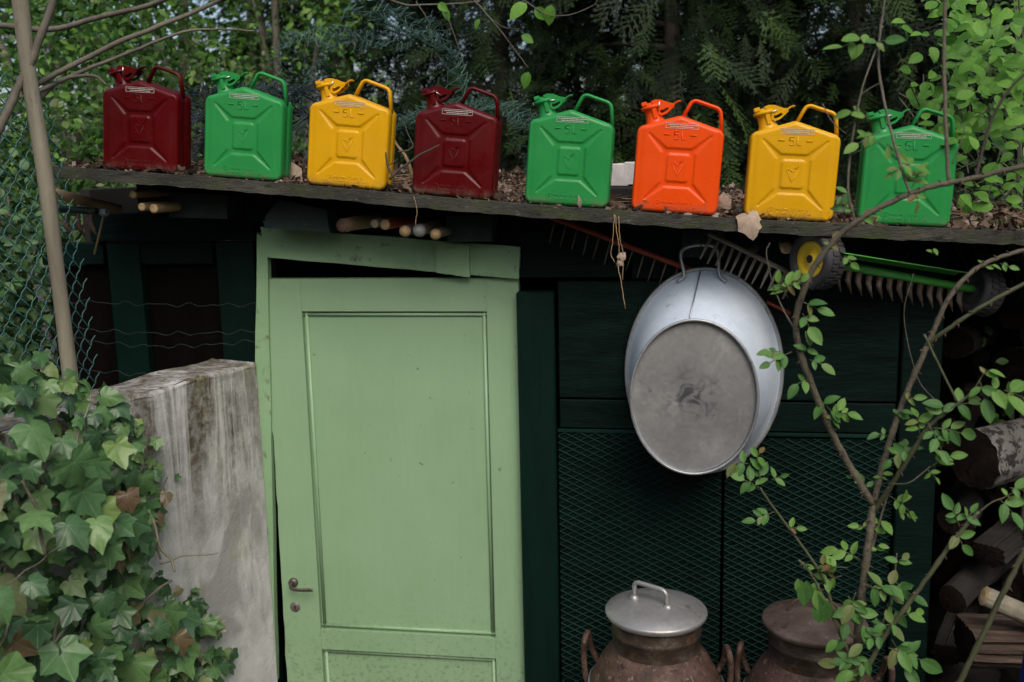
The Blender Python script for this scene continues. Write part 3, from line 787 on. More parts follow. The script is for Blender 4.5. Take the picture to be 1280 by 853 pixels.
CANS = [  # colour, bottom-left px, bottom-right px, bottom y px, yaw, pin angle, label
 ('red', -1.5375, 'dark red jerry can at the far left of the roof, beside the fence', 2, 5),
 ('green', -1.224, 'bright green jerry can second from the left, in front of dark wire roll', 3, 70),
 ('yellow', -.9135, 'yellow jerry can in front of the green netting heap', 2, 35),
 ('red', -.604, 'dark red jerry can with twig, between yellow and green cans above door', 0, -60),
 ('green', -.282, 'bright green jerry can above the dark post, between dark red and orange cans', 0, 80),
 ('orange', .014, 'orange jerry can, the only orange one in the row', -1, 3),
 ('yellow', .318, 'yellow jerry can with shiny right side, right of the orange can', -2, 62),
 ('green', .6145, 'bright green jerry can at the right end, partly hidden by rose twigs', -3, 75)]
for (colr, x, lab, yw, pin) in CANS:
    z = roof_z(x)
    root = thing('jerry_can', lab, 'jerry can', (x, -.222, z+.0015), 'row of metal jerry cans on the roof')
    root.scale = (1.03, 1.03, 1.03); root.rotation_euler = (0, -math.atan(roof_slope(x)), math.radians(yw))
    mt = CANCOL[colr]
    body = link('body', ME_body, mt, root)
    link('volume_lettering', ME_txt, mt, body); [setattr(link('dash', ME_dash, mt, body), 'location', (sx_*.0345, 0, 0)) for sx_ in (-1, 1)]
    link('maker_mark', ME_mark, mt, body); link('raised_lettering', ME_emb, mt, body)
    link('warning_sticker', ME_stick, M_print, body)
    link('handle', ME_hand, mt, root); link('neck', ME_neck, mt, root)
    c = link('cap', ME_cap, mt, root); link('cap_lever', ME_lever, mt, c)
    p = link('safety_pin', ME_pin, M_steel, c); p.location = SB+Vector((.006, -.0222, .042)); p.rotation_euler = (math.radians(8), math.radians(pin), 0)

# ------------------------------------------------------------------ galvanised tub
rc = Vector((.106, -.050, 1.702)); bc = Vector((.072, -.285, 1.678))
tub = thing('galvanised_tub', 'oval galvanised wash tub hanging bottom outwards on the dark green wall', 'tub', (rc.x, rc.y, rc.z))
def ell(c, a, b, n=64, tilt=0.0, nrm=None, off=0.0):
    out = []
    for j in range(n):
        t = 2*PI*j/n; x, z = a*math.cos(t), b*math.sin(t)
        xr = x*math.cos(tilt)-z*math.sin(tilt); zr = x*math.sin(tilt)+z*math.cos(tilt)
        out.append(Vector((c.x-rc.x+xr, c.y-rc.y+off, c.z-rc.z+zr)))
    return out
def loft(mb, rings, smooth=True):
    n = len(rings[0]); vs = [p for r in rings for p in r]; fs = []
    for i in range(len(rings)-1):
        for j in range(n): fs.append((i*n+j, i*n+(j+1) % n, (i+1)*n+(j+1) % n, (i+1)*n+j))
    return mb.add(vs, fs, smooth)
ra, rb, ba, bb_ = .226, .308, .174, .219
rings = []
for k in range(9):
    t = k/8; s = t**.8
    rings.append(ell(rc.lerp(bc, t), ra+(ba-ra)*s, rb+(bb_-rb)*s))
mb = loft(MB(), rings)
mb2 = [ell(rc.lerp(bc, k/8), (ra+(ba-ra)*(k/8)**.8)-.003, (rb+(bb_-rb)*(k/8)**.8)-.003) for k in range(9)]
loft(mb, mb2); mb.build('side_wall', M_galv, tub)
mb = MB(); p = ell(rc, ra+.004, rb+.004); mb.tube(p+[p[0]], .0065, 8, caps=False); mb.build('rim', M_galvrim, tub)
mb = MB(); p = ell(bc, ba+.001, bb_+.001, off=-.003); mb.tube(p+[p[0]], .0042, 8, caps=False); mb.build('foot_ring', M_galvrim, tub)
mb = MB(); rr = []
for k in range(14):
    s = 1-k/13*.999
    rr.append(ell(bc, (ba-.002)*s, (bb_-.002)*s, off=.008-.004*(1-s*s)))
loft(mb, rr); bs = mb.build('base', M_galvbase, tub)
mb = MB(); mb.tube([Vector((-.012, -.002, rb-.002)), rc.lerp(bc, .96)-rc+Vector((-.014, -.002, bb_+.005))], .0022, 6); mb.build('seam', M_galvrim, tub)
hl = [P(847, 352, -.085), P(855, 344, -.075), P(851, 318, -.062), P(862, 308, -.055), P(889, 307, -.055), P(898, 318, -.062), P(899, 343, -.078), P(908, 353, -.09)]
mb = MB(); mb.tube([q-rc for q in smooth_path(hl, 6)], .0054, 10); mb.build('handle', M_galvrim, tub)
mb = MB(); nl = P(876, 309, -.055); mb.tube([nl-rc+Vector((0, .06, .004)), nl-rc+Vector((0, -.02, .004))], .0035, 8); mb.build('nail', M_tine, tub)

# ------------------------------------------------------------------ milk churns on a low plinth
pl_ = MB(); pl_.box((.25, -.40, .17), (1.35, .5, .34), bev=.02); pl_.jit(.004)
tag(pl_.build('stone_plinth', M_plaster), 'low stone plinth carrying the two milk churns', 'plinth')
def churn(x, y, ztop, label, lidmat, wire, s=1.0):
    z0 = .34
    root = thing('milk_churn', label, 'milk churn', (x, y, z0), 'rusty milk churns')
    T = ztop-z0
    mb = MB(); mb.lathe([(.165*s, 0), (.178*s, .01), (.180*s, .05), (.184*s, .055), (.184*s, .075), (.180*s, .08), (.180*s, T-.27), (.187*s, T-.262), (.187*s, T-.245), (.178*s, T-.235),
                         (.170*s, T-.215), (.155*s, T-.185), (.138*s, T-.160), (.125*s, T-.148), (.121*s, T-.140)], 48)
    bd = mb.build('body', M_rust, root)
    mb = MB(); p = [Vector((.1885*s*math.cos(a*PI/24), .1885*s*math.sin(a*PI/24), T-.252)) for a in range(49)]; mb.tube(p, .004, 6, caps=False); mb.build('hoop', M_galvrim, bd)
    mb = MB(); mb.lathe([(.120*s, T-.152), (.1215*s, T-.140), (.122*s, T-.100), (.1255*s, T-.096), (.1255*s, T-.088), (.1225*s, T-.084), (.127*s, T-.052), (.132*s, T-.040), (.130*s, T-.034)], 48)
    mb.build('neck', M_rustneck, root)
    mb = MB(); mb.lathe([(.136*s, T-.050), (.1415*s, T-.042), (.1420*s, T-.036), (.139*s, T-.032), (.10*s, T-.019), (.06*s, T-.010), (.02*s, T-.006), (0, T-.006)], 56)
    ld = mb.build('lid', lidmat, root)
    an = math.radians(-28)
    ax = Vector((math.cos(an), math.sin(an), 0))
    if not wire:
        o = Vector((-.012, -.012, T))
        pts = fillet([o-ax*.055+Vector((0, 0, -.012)), o-ax*.055+Vector((0, 0, .040)), o+ax*.045+Vector((0, 0, .036)), o+ax*.050+Vector((0, 0, -.014))], .018, 6)
        mb = MB(); mb.tube(pts, .0068, 10)
        for q in (pts[0], pts[-1]): mb.lathe([(.0, .008), (.008, .008), (.013, .002), (.014, -.004)], 16, Matrix.Translation(q+Vector((0, 0, .004))))
        mb.build('lid_handle', M_alu, ld)
    else:
        o = Vector((0, .01, T)); pts = smooth_path([o+Vector((-.07, 0, -.014)), o+Vector((-.05, 0, .016)), o+Vector((0, .005, .026)), o+Vector((.05, 0, .012)), o+Vector((.072, 0, -.015))], 6)
        mb = MB(); mb.tube(pts, .005, 8); mb.build('lid_handle', M_rust, ld)
    for sg in (-1, 1):
        e = Vector((sg, -.12*sg, 0)).normalized()
        pts = smooth_path([e*.176*s+Vector((0, 0, T-.31)), e*.20*s+Vector((0, 0, T-.27)), e*.207*s+Vector((0, 0, T-.20)), e*.203*s+Vector((0, -.01, T-.145)), e*.195*s+Vector((0, .02, T-.135)), e*.190*s+Vector((0, .035, T-.18)), e*.170*s+Vector((0, .045, T-.235))], 6)
        mb = MB(); mb.tube(pts, .0085, 10); mb.build('side_handle', M_rust, root)
c1 = P(820, 765, -.40)
churn(c1.x, -.40, c1.z+.042, 'rusty milk churn with bright aluminium lid and strap handle, below the tub', M_alu, False)
c2 = P(1018, 778, -.40)
churn(c2.x, -.40, c2.z+.040, 'rusty milk churn with rusty brown lid, behind the rose bush', M_rustlid, True, .985)

# ------------------------------------------------------------------ poles and tools stored under the roof
def pole(name, label, cat, a, b, r, mat, endmat, group=None, knob=None):
    a, b = Vector(a), Vector(b); L = b-a; root = thing(name, label, cat, tuple(a), group)
    mb = MB(); n = 8; pts = [L*(i/n)+Vector((rnd.uniform(-1, 1), 0, rnd.uniform(-1, 1)))*r*.08 for i in range(n+1)]
    mb.tube(pts, r, 14, caps=False); mb.build('shaft', mat, root)
    mb = MB(); d = L.normalized(); q = d.to_track_quat('Z', 'Y').to_matrix().to_4x4()
    if knob: mb.lathe([(r*.9, .012), (r*1.12, .0), (r*1.05, -r*.7), (r*.6, -r*1.15), (0, -r*1.3)], 18, q)
    else: mb.lathe([(r, .002), (r*.94, -.002), (r*.45, -.0035), (0, -.003)], 16, q)
    mb.build('cut_end', endmat, root); return root
for (x, y, r, lab) in ((168, 243, .0125, 'pale round pole poking out under the roof, topmost of the three'),
                       (179, 259, .0125, 'pale round pole under the roof, lower left of the three'),
                       (194, 261, .0140, 'pale round pole under the roof, nearest the dark green beam end')):
    a = P(x-2, y, -.235); pole('wooden_pole', lab, 'pole', a, a+Vector((.11, .75, .010)), r, M_wood, M_woodend, 'pale poles stored under the roof')
HDL = [((428, 282), .021, 'thick pale broom handle with brown end lying on the door header', M_wood, M_rust, None),
       ((468, 280), .013, 'dark grey tool handle end between broom handle and red handle', M_greywood, M_greywood, None),
       ((481, 281), .016, 'red painted tool handle end resting on the door header', M_redpaint, M_wood, None),
       ((507, 289), .0155, 'dull brown knob end of a tool handle, left of a row of three', M_greywood, M_wood, 1),
       ((525, 288), .0175, 'round pale knob end of a tool handle, middle of three', M_greywood, M_galvbase, 1),
       ((545, 293), .0145, 'small round knob end of a tool handle, right of three', M_greywood, M_wood, 1)]
for ((x, y), r, lab, ma, me_, kn) in HDL:
    a = P(x, y, -.215); pole('tool_handle', lab, 'tool handle', a, a+Vector((.13 if kn is None else .04, .62, .012)), r, ma, me_, 'tool handles on the door header', kn)
a = P(983, 310, -.15); pole('wooden_pole', 'single round pole end between grey rake and yellow hubbed wheel', 'pole', a, a+Vector((.05, .7, 0)), .0175, M_greywood, M_woodend, None, None)

def rake(name, label, pa, pb, Y, mat, tmat, n, tl, dirv, r, w0, flatb=False):
    a, b = P(*pa, Y), P(*pb, Y); root = thing(name, label, 'rake', tuple(a))
    L = b-a; mb = MB()
    mb.tube([L*(-.01), L*.3+Vector((0, 0, .001)), L*.7, L*1.01], r, 8, flat=(1.0, .8)); mb.build('head_bar', mat, root)
    for i in range(n):
        p = L*((i+.3)/n); d = Vector(dirv)*(tl*rnd.uniform(.93, 1.06))+Vector((rnd.uniform(-.004, .004), 0, 0))
        mb = MB(); mb.tube([p, p+d*.5, p+d], [w0, w0*.9, w0*.45], 6, flat=(1, .7)); mb.build('tine', tmat, root)
    # handle goes back under the roof
    mb = MB(); q = L*.45; mb.tube([q, q+Vector((.10, .5, .02)), q+Vector((.2, 1.0, .03))], .011, 8); mb.build('handle', M_greywood, root)
    return root
rake('garden_rake', 'red barred rake with thin tines hanging behind the tub', (690, 272), (872, 341), -.040, M_redpaint, M_tine, 13, .075, (-.28, 0, -.95), .0085, .0028)
rake('garden_rake', 'weathered grey wooden toothed rake beside the black wheel', (887, 293), (999, 347), -.13, M_greyrake, M_greyrake, 12, .078, (-.40, -.02, -.9), .0068, .0050)
mb = MB(); a = P(958, 378, -.03); b = P(988, 392, -.03); mb.tube([Vector(), (b-a)*.5, b-a], .006, 8)
o = mb.build('red_tool_bar', M_redpaint); o.location = a; tag(o, 'short end of a red bar peeking out right of the tub', 'tool bar')

# cultivator head at the far left under the roof
ca = P(95, 265, -.12); ct = thing('hand_cultivator', 'rusty hand cultivator with three curved tines under the left roof end', 'cultivator', tuple(ca))
mb = MB(); mb.tube([Vector((-.06, 0, .012)), Vector((.07, 0, 0))], .011, 10); mb.build('head_bar', M_teal, ct)
mb = MB(); mb.lathe([(0, 0), (.012, .002), (.012, .02)], 12, Matrix.Translation((.085, 0, -.004)) @ Matrix.Rotation(PI/2, 4, 'Y')); mb.build('socket', M_galvrim, ct)
for i in range(3):
    x = -.03+.042*i; mb = MB(); mb.tube(smooth_path([(x, 0, 0), (x-.004, -.012, -.03), (x+.004, -.010, -.055), (x+.010, .0, -.078)], 4), [.004, .006, .009, .011, .012, .012, .011, .010, .009, .007, .005, .003, .001], 6, flat=(1, .4))
    mb.build('tine', M_rust, ct)
mb = MB(); mb.tube([P(60, 240, -.2)-ca, P(150, 262, .0)-ca], .016, 10); mb.build('handle', M_wood, ct)
mb = MB(); mb.tube([P(118, 318, -.02)-P(130, 268, -.02), Vector()], .004, 6); o = mb.build('loose_stick', M_wood); o.location = P(130, 268, -.02); tag(o, 'thin slanting stick hanging below the left roof end', 'stick')

# lawn scarifier
wa = P(1012, 324, -.255); wb = P(1216, 362, -.075); ax = (wb-wa).normalized()
scf = thing('lawn_scarifier', 'lawn scarifier with black wheels, yellow hub and green hood under the roof', 'scarifier', tuple(wa))
def wheel(c, R, hubmat, wx):
    q = wx.to_track_quat('Z', 'Y').to_matrix().to_4x4(); Mx = Matrix.Translation(c) @ q
    mb = MB(); mb.lathe([(R*.62, .004), (R*.70, -.004), (R*.86, -.008), (R*.95, -.003), (R*1.0, .010), (R*1.0, .048), (R*.94, .058), (R*.62, .055)], 40, Mx)
    for j in range(26):                                # tread blocks
        an = 2*PI*j/26
        for zz, o in ((.017, 0), (.040, .12)):
            cc = Mx @ Vector((math.cos(an+o)*R, math.sin(an+o)*R, zz))
            rt = q.to_3x3() @ Matrix.Rotation(an+o, 3, 'Z'); mb.box(cc, (.006, R*.14, .018), rt)
    wo = mb.build('wheel', M_rubber, scf)
    mb = MB(); mb.lathe([(R*.64, .003), (R*.60, -.001), (R*.50, .004), (R*.22, .006), (R*.18, .001), (R*.13, .001)], 32, Mx); mb.build('hub', hubmat, wo)
    mb = MB(); mb.lathe([(R*.14, -.001), (R*.05, .0), (0, .0)], 16, Mx); mb.build('axle_cap', M_black, wo)
wheel(Vector(), .080, M_hub, Vector((.82, .57, -.06)).normalized()); wheel(wb-wa, .068, M_rubber, ax)
ga = P(1043, 318, -.27)-wa; gb = P(1200, 343, -.115)-wa
mb = MB(); up = Vector((0, 0, 1)); sd_ = ax.cross(up).normalized()
prof = [(-.020, -.003), (-.008, .005), (.015, .009), (.05, .008), (.05, .006), (.015, .0065), (-.008, .002), (-.019, -.006)]
vs = []
for p in (ga, gb):
    for a, b in prof: vs.append(p+sd_*(-a)*-1*1.0+up*b)
n = len(prof); mb.add(vs, [(j, (j+1) % n, n+(j+1) % n, n+j) for j in range(n)]+[tuple(range(n)), tuple(reversed(range(n, 2*n)))]); mb.build('hood', M_greenpaint, scf)
mb = MB(); mb.tube([ax*.05, wb-wa], .012, 10); mb.build('axle', M_greenpaint, scf)
Lx = (wb-wa).length
for i in range(13):
    p = ax*(.09+(Lx-.13)*i/12); mb = MB(); mb.tube([p, p+Vector((-.006, -.01, -.035)), p+Vector((.006, -.012, -.075))], [.010, .009, .001], 5, flat=(1, .35)); mb.build('blade', M_rustneck, scf)

# ------------------------------------------------------------------ log pile at the right, blue barrel
def log(name, label, a, b, r, bark, end, split=False, group='logs stacked right of the shed'):
    a, b = Vector(a), Vector(b); root = thing(name, label, 'log', tuple(a), group); L = b-a
    d = L.normalized(); q = d.to_track_quat('Z', 'Y').to_matrix(); n = 44; k = 14
    ph = [rnd.uniform(0, 6.28) for _ in range(5)]; prof = [1+.05*math.sin(2*2*PI*j/n+ph[0])+.035*math.sin(3*2*PI*j/n+ph[1])+.02*math.sin(7*2*PI*j/n+ph[2])+.012*math.sin(13*2*PI*j/n+ph[3]) for j in range(n)]
    if split:
        for j in range(n//2): prof[j] *= .45/max(.45, math.sin(PI*(j+.5)/(n/2)))
    vs = []; fs = []
    for i in range(k+1):
        for j in range(n):
            an = 2*PI*j/n; rr_ = r*prof[j]*(1+rnd.uniform(-.03, .03)+(.09*math.sin(j*2.3+i*.12)+.05*math.sin(j*5.1-i*.2) if split else .025*math.sin(j*1.9+i*.7)))
            vs.append(q @ Vector((rr_*math.cos(an), rr_*math.sin(an), L.length*i/k)))
    for i in range(k):
        for j in range(n): fs.append((i*n+j, i*n+(j+1) % n, (i+1)*n+(j+1) % n, (i+1)*n+j))
    mb = MB(); mb.add(vs, fs, not split); mb.build('bark', bark, root)
    mb = MB(); ring = vs[:n]; c = sum(ring, Vector())/n-d*.004; mb.add([c]+[c.lerp(p, .5)-d*.002 for p in ring]+ring, [(0, 1+(j+1) % n, 1+j) for j in range(n)]+[(1+j, 1+(j+1) % n, 1+n+(j+1) % n, 1+n+j) for j in range(n)])
    mb.build('cut_face', end, root)
    mb = MB(); ring = vs[-n:]; c = sum(ring, Vector())/n; mb.add([c]+ring, [(0, 1+j, 1+(j+1) % n) for j in range(n)]); mb.build('cut_face', end, root)
    return root
def pl2(x, y, Y): return P(x, y, Y)
LOGS = [((1218, 575), (1330, 545), -.06, .25, .085, M_birch, M_logend, False, 'thick log with pale cracked bark in the pile beside the shed'),
        ((1205, 795), (1420, 800), -.10, -.05, .085, M_split, M_logend, True, 'split reddish firewood log at the bottom right'),
        ((1185, 700), (1300, 690), .10, .4, .09, M_logbark, M_logend, False, 'dark log between the pale barked log and the split firewood'),
        ((1230, 745), (1330, 790), -.16, -.14, .028, M_greywood, M_woodend, False, 'thin pale log lying on the split firewood'),
        ((1190, 470), (1340, 440), .12, .4, .10, M_logbark, M_logend, False, 'dark log above the pale barked log'),
        ((1200, 385), (1400, 400), .10, .5, .085, M_logbark, M_logend, False, 'dark log near the roof behind the far wheel'),
        ((1260, 650), (1420, 640), .0, .3, .10, M_logbark, M_logend, False, 'dark barked log right of the rose canes at the frame edge'),
        ((1195, 870), (1420, 880), .0, .2, .10, M_logbark, M_logend, False, 'dark log low under the split firewood'),
        ((1270, 520), (1440, 480), .30, .6, .11, M_logbark, M_logend, False, 'dark log behind the pale barked log'),
        ((1180, 600), (1280, 590), .25, .6, .09, M_logbark, M_logend, False, 'dark log in shade against the corner post'),
        ((1250, 430), (1420, 420), .05, .3, .08, M_logbark, M_logend, False, 'dark log at right below the mossy roof end')]
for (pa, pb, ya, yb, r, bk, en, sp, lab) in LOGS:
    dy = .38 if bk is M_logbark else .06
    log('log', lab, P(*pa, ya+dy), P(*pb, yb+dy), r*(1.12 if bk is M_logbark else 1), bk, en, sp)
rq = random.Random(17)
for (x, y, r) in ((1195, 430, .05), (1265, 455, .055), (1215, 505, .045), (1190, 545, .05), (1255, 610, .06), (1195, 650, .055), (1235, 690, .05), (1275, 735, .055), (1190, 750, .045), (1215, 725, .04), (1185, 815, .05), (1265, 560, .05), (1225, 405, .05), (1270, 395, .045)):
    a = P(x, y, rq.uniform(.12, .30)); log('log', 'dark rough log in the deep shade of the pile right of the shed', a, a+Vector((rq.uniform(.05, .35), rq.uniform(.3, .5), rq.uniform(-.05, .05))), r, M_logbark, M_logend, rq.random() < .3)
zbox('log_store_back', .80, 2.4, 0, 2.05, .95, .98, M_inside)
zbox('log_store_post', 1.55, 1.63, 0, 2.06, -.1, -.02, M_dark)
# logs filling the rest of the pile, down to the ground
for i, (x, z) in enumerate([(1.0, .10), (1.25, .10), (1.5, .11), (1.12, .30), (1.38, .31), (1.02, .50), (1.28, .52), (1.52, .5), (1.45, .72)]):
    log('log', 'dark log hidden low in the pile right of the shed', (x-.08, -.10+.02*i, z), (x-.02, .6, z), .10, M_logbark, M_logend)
br = P(1274, 850, -.75); bar = thing('blue_barrel', 'blue plastic barrel edge at the bottom right corner', 'barrel', (br.x+.20, -.75, 0))
zt = P(1280, 745, -.75).z
mb = MB(); mb.lathe([(0, .0), (.17, 0), (.19, .02), (.20, .25), (.205, zt*.45), (.20, zt*.7), (.18, zt-.12), (.15, zt-.04), (.0, zt)], 40); mb.build('body', M_bluebar, bar)
mb = MB(); mb.lathe([(.05, zt-.02), (.05, zt+.02), (0, zt+.02)], 24); mb.build('lid', M_black, bar)

# ------------------------------------------------------------------ leaves
def lobed_leaf(name, lobes, seg=6, curl=.12, seed=0, sinus=.5, base_r=.12):
    """lobes: (angle deg, radius); polar leaf around the stalk end, tip along +Y, normal +Z"""
    r_ = random.Random(seed); an = []; rad = []; vein = []
    L = sorted(lobes)
    L = [(-178, base_r)]+L+[(178, base_r)]
    for i in range(len(L)-1):
        (a0, q0), (a1, q1) = L[i], L[i+1]
        for k in range(seg):
            t = k/seg
            lin = q0+(q1-q0)*t; dip = 1-sinus*(math.sin(PI*t)**1.35)*(1 if i not in (0, len(L)-2) else .1)
            an.append(a0+(a1-a0)*t); rad.append(lin*dip*(1+r_.uniform(-.04, .04))); vein.append(1.0 if k == 0 and 0 < i else 0.0)
    an.append(L[-1][0]); rad.append(base_r); vein.append(0.)
    n = len(an); V = [(0, 0, 0)]; A = [1.0]; F = []
    fl = [r_.uniform(-1, 1) for _ in range(4)]
    def hgt(x, y, v, f): return -curl*.9*(x*x+.8*(y-.3)**2)+curl*(.12*fl[0]*x+.25*fl[1]*x*y)+(0 if v else .05*f)
    for f in (.5, 1.0):
        for a, q, v in zip(an, rad, vein):
            x = math.sin(math.radians(a))*q*f; y = math.cos(math.radians(a))*q*f
            V.append((x, y, hgt(x, y, v, f))); A.append(v)
    for j in range(n-1):
        F.append((0, 1+j+1, 1+j)); F.append((1+j, 1+j+1, 1+n+j+1)); F.append((1+j, 1+n+j+1, 1+n+j))
    me = bpy.data.meshes.new(name); me.from_pydata(V, [], F); me.polygons.foreach_set('use_smooth', [True]*len(F))
    a = me.attributes.new('vein', 'FLOAT', 'POINT'); a.data.foreach_set('value', A); me.update(); return me
def oval_leaf(name, wid=.42, fold=.18, seed=0, n=6):
    r_ = random.Random(seed); V = []; A = []; F = []; droop = r_.uniform(.05, .3); tw = r_.uniform(-.15, .15)
    for i in range(n+1):
        t = i/n; wd = wid*(math.sin(PI*min(1, t**.85))**.75)*.5*(1.0 if t < 1 else 0)
        for j, s in enumerate((-1, -.5, 0, .5, 1)):
            x = s*wd; V.append((x, t, fold*abs(x)-droop*t*t+tw*x*t)); A.append(1.0 if s == 0 else (.55 if i % 2 and abs(s) == .5 else 0.))
    for i in range(n):
        for j in range(4):
            k = i*5+j; F.append((k, k+1, k+6, k+5))
    me = bpy.data.meshes.new(name); me.from_pydata(V, [], F); me.polygons.foreach_set('use_smooth', [True]*len(F))
    a = me.attributes.new('vein', 'FLOAT', 'POINT'); a.data.foreach_set('value', A); me.update(); return me
IVY = [lobed_leaf('ivy_leaf', [(-112, .50), (-54, .78), (0, 1.0), (54, .78), (112, .50)], curl=(.2, .45, .6, -.25)[i], seed=i, sinus=.30) for i in range(4)] + \
      [lobed_leaf('ivy_leaf', [(-100, .62), (-48, .72), (0, .95), (48, .75), (100, .60)], curl=(.5, .35, -.3)[i], seed=9+i, sinus=.20) for i in range(3)] + \
      [lobed_leaf('ivy_leaf', [(-95, .50), (-45, .60), (0, 1.0), (45, .62), (98, .48)], curl=.65, seed=19+i, sinus=.14) for i in range(2)]
OVAL = [oval_leaf('leaf', .52, .25, i) for i in range(5)]
OVALW = [oval_leaf('leaf', .66, .2, 20+i) for i in range(4)]

def small_leaf(seed):
    """twelve-triangle folded leaf for foliage masses"""
    r_ = random.Random(seed); w_ = r_.uniform(.24, .32); dr = r_.uniform(.05, .25); V = [(0, 0, 0)]; F = []
    for t, k in ((.22, .72), (.5, 1.0), (.78, .66)):
        for sx in (-1, 0, 1): V.append((sx*w_*k, t, .28*abs(sx)*w_*k-dr*t*t))
    V.append((0, 1, -dr))
    F += [(0, 2, 1), (0, 3, 2), (10, 7, 8), (10, 8, 9)]
    for a in (1, 4): F += [(a, a+1, a+4), (a, a+4, a+3), (a+1, a+2, a+5), (a+1, a+5, a+4)]
    me = bpy.data.meshes.new('leaf'); me.from_pydata(V, [], F); me.update(); return me
LEAFLO = [small_leaf(i) for i in range(4)]
def leafrot(nrm, tip):
    z = Vector(nrm).normalized(); y = Vector(tip); y = y-z*y.dot(z)
    if y.length < 1e-4: y = Vector((0, 0, -1))-z*(-z.z)
    y.normalize(); x = y.cross(z); return Matrix((x, y, z)).transposed()
def put_leaf(name, me, mat, parent, pos, nrm, tip, size):
    o = link(name, me, mat, parent); R_ = leafrot(nrm, tip).to_4x4()
    o.matrix_local = Matrix.Translation(Vector(pos)-parent_loc(parent)) @ R_ @ Matrix.Scale(size, 4)
    return o
def parent_loc(p):
    v = Vector(p.location); q = p.parent
    while q is not None: v = v+q.location; q = q.parent
    return v
def leaf_mass(name, meshes, pos, nrm, tip, size, mat, parent, kind='stuff'):
    """many leaves joined in one mesh, numpy"""
    Vs = []; Fs = []; Rn = []; base = 0
    data = []
    for me in meshes:
        v = np.zeros(len(me.vertices)*3); me.vertices.foreach_get('co', v); v = v.reshape(-1, 3)
        me.calc_loop_triangles(); f = np.zeros(len(me.loop_triangles)*3, dtype=np.int32); me.loop_triangles.foreach_get('vertices', f); data.append((v, f.reshape(-1, 3)))
    pos = np.asarray(pos, float); nrm = np.asarray(nrm, float); tip = np.asarray(tip, float); size = np.asarray(size, float)
    nrm /= np.linalg.norm(nrm, axis=1, keepdims=True)+1e-9
    y = tip-nrm*(tip*nrm).sum(1, keepdims=True); y /= np.linalg.norm(y, axis=1, keepdims=True)+1e-9
    x = np.cross(y, nrm)
    which = npr.randint(0, len(meshes), len(pos))
    for k, (v, f) in enumerate(data):
        s = np.where(which == k)[0]
        if not len(s): continue
        loc = v[None, :, :]*size[s][:, None, None]
        W = loc[..., 0:1]*x[s][:, None, :]+loc[..., 1:2]*y[s][:, None, :]+loc[..., 2:3]*nrm[s][:, None, :]+pos[s][:, None, :]
        Vs.append(W.reshape(-1, 3)); Fs.append((f[None]+(np.arange(len(s))*len(v))[:, None, None]+base).reshape(-1, 3))
        Rn.append(np.repeat(npr.rand(len(s)), len(f))); base += len(s)*len(v)
    V = np.concatenate(Vs)
    if parent is not None: V = V-np.array(parent_loc(parent))
    me = raw_mesh(name, V, np.concatenate(Fs), True, {'rnd': np.concatenate(Rn)})
    o = link(name, me, mat, parent)
    if kind: o['kind'] = kind
    return o

# ------------------------------------------------------------------ ivy over the wall
ivy = thing('ivy', 'ivy with lobed green leaves climbing over the grey plastered wall', 'ivy', tuple(WO+WD*.8))
SB_ = [(.55, .26), (.77, .24), (.95, .30), (1.07, .37), (1.20, .50), (1.29, .53), (1.43, .41), (1.60, .50), (1.72, .60), (1.80, .66), (2.0, .9)]
def ivy_edge(z):
    if z <= SB_[0][0]: return SB_[0][1]
    for (a, b), (c, d) in zip(SB_, SB_[1:]):
        if z <= c: return b+(d-b)*(z-a)/(c-a)
    return SB_[-1][1]
def ivy_point(r_):
    while True:
        s = r_.uniform(.22, 1.25); z = r_.uniform(.50, 1.90)
        e = ivy_edge(z)
        if s < e+r_.uniform(-.05, .06): continue
        if z > 1.75+.27*min(1, max(0, (s-.55)/.5))+r_.uniform(-.03, .05): continue
        k = min(1.0, (s-e)/.5)
        thick = .03+.30*k*(1 if z < 1.7 else max(0.2, 1-(z-1.7)*5))
        return s, z, thick, k
viewv = Vector((.5, -.85, .15))
ri = random.Random(21); n_ind = 0
while n_ind < 300:
    s, z, th, k = ivy_point(ri)
    off = th*(1-ri.random()**2*.5)
    p = WO+WD*s+WN*(off+.012)+Vector((0, 0, z))
    nr = WN*.5+viewv*.8+Vector((ri.gauss(0, .5), ri.gauss(0, .5), .35+ri.gauss(0, .45)))
    tip = Vector((ri.gauss(.25, .5), ri.gauss(0, .4), -1+ri.gauss(0, .55)))
    sz = ri.choice((ri.uniform(.034, .056), ri.uniform(.052, .092)))*(1.0 if k > .25 else .62)
    put_leaf('leaf', ri.choice(IVY), M_ivy, ivy, p, nr, tip, sz); n_ind += 1
pos = []; nrm = []; tip = []; siz = []
for i in range(800):
    s, z, th, k = ivy_point(ri)
    off = th*ri.uniform(.05, .75)
    pos.append(WO+WD*s+WN*(off+.004)+Vector((0, 0, z)))
    nrm.append(WN*.5+viewv*.6+Vector((ri.gauss(0, .5), ri.gauss(0, .5), .3+ri.gauss(0, .4)))); tip.append((ri.gauss(.2, .6), ri.gauss(0, .5), -1+ri.gauss(0, .6)))
    siz.append(ri.uniform(.025, .06)*(1 if k > .2 else .7))
leaf_mass('leaf_mass', IVY[:4], pos, nrm, tip, siz, M_ivy2, ivy)
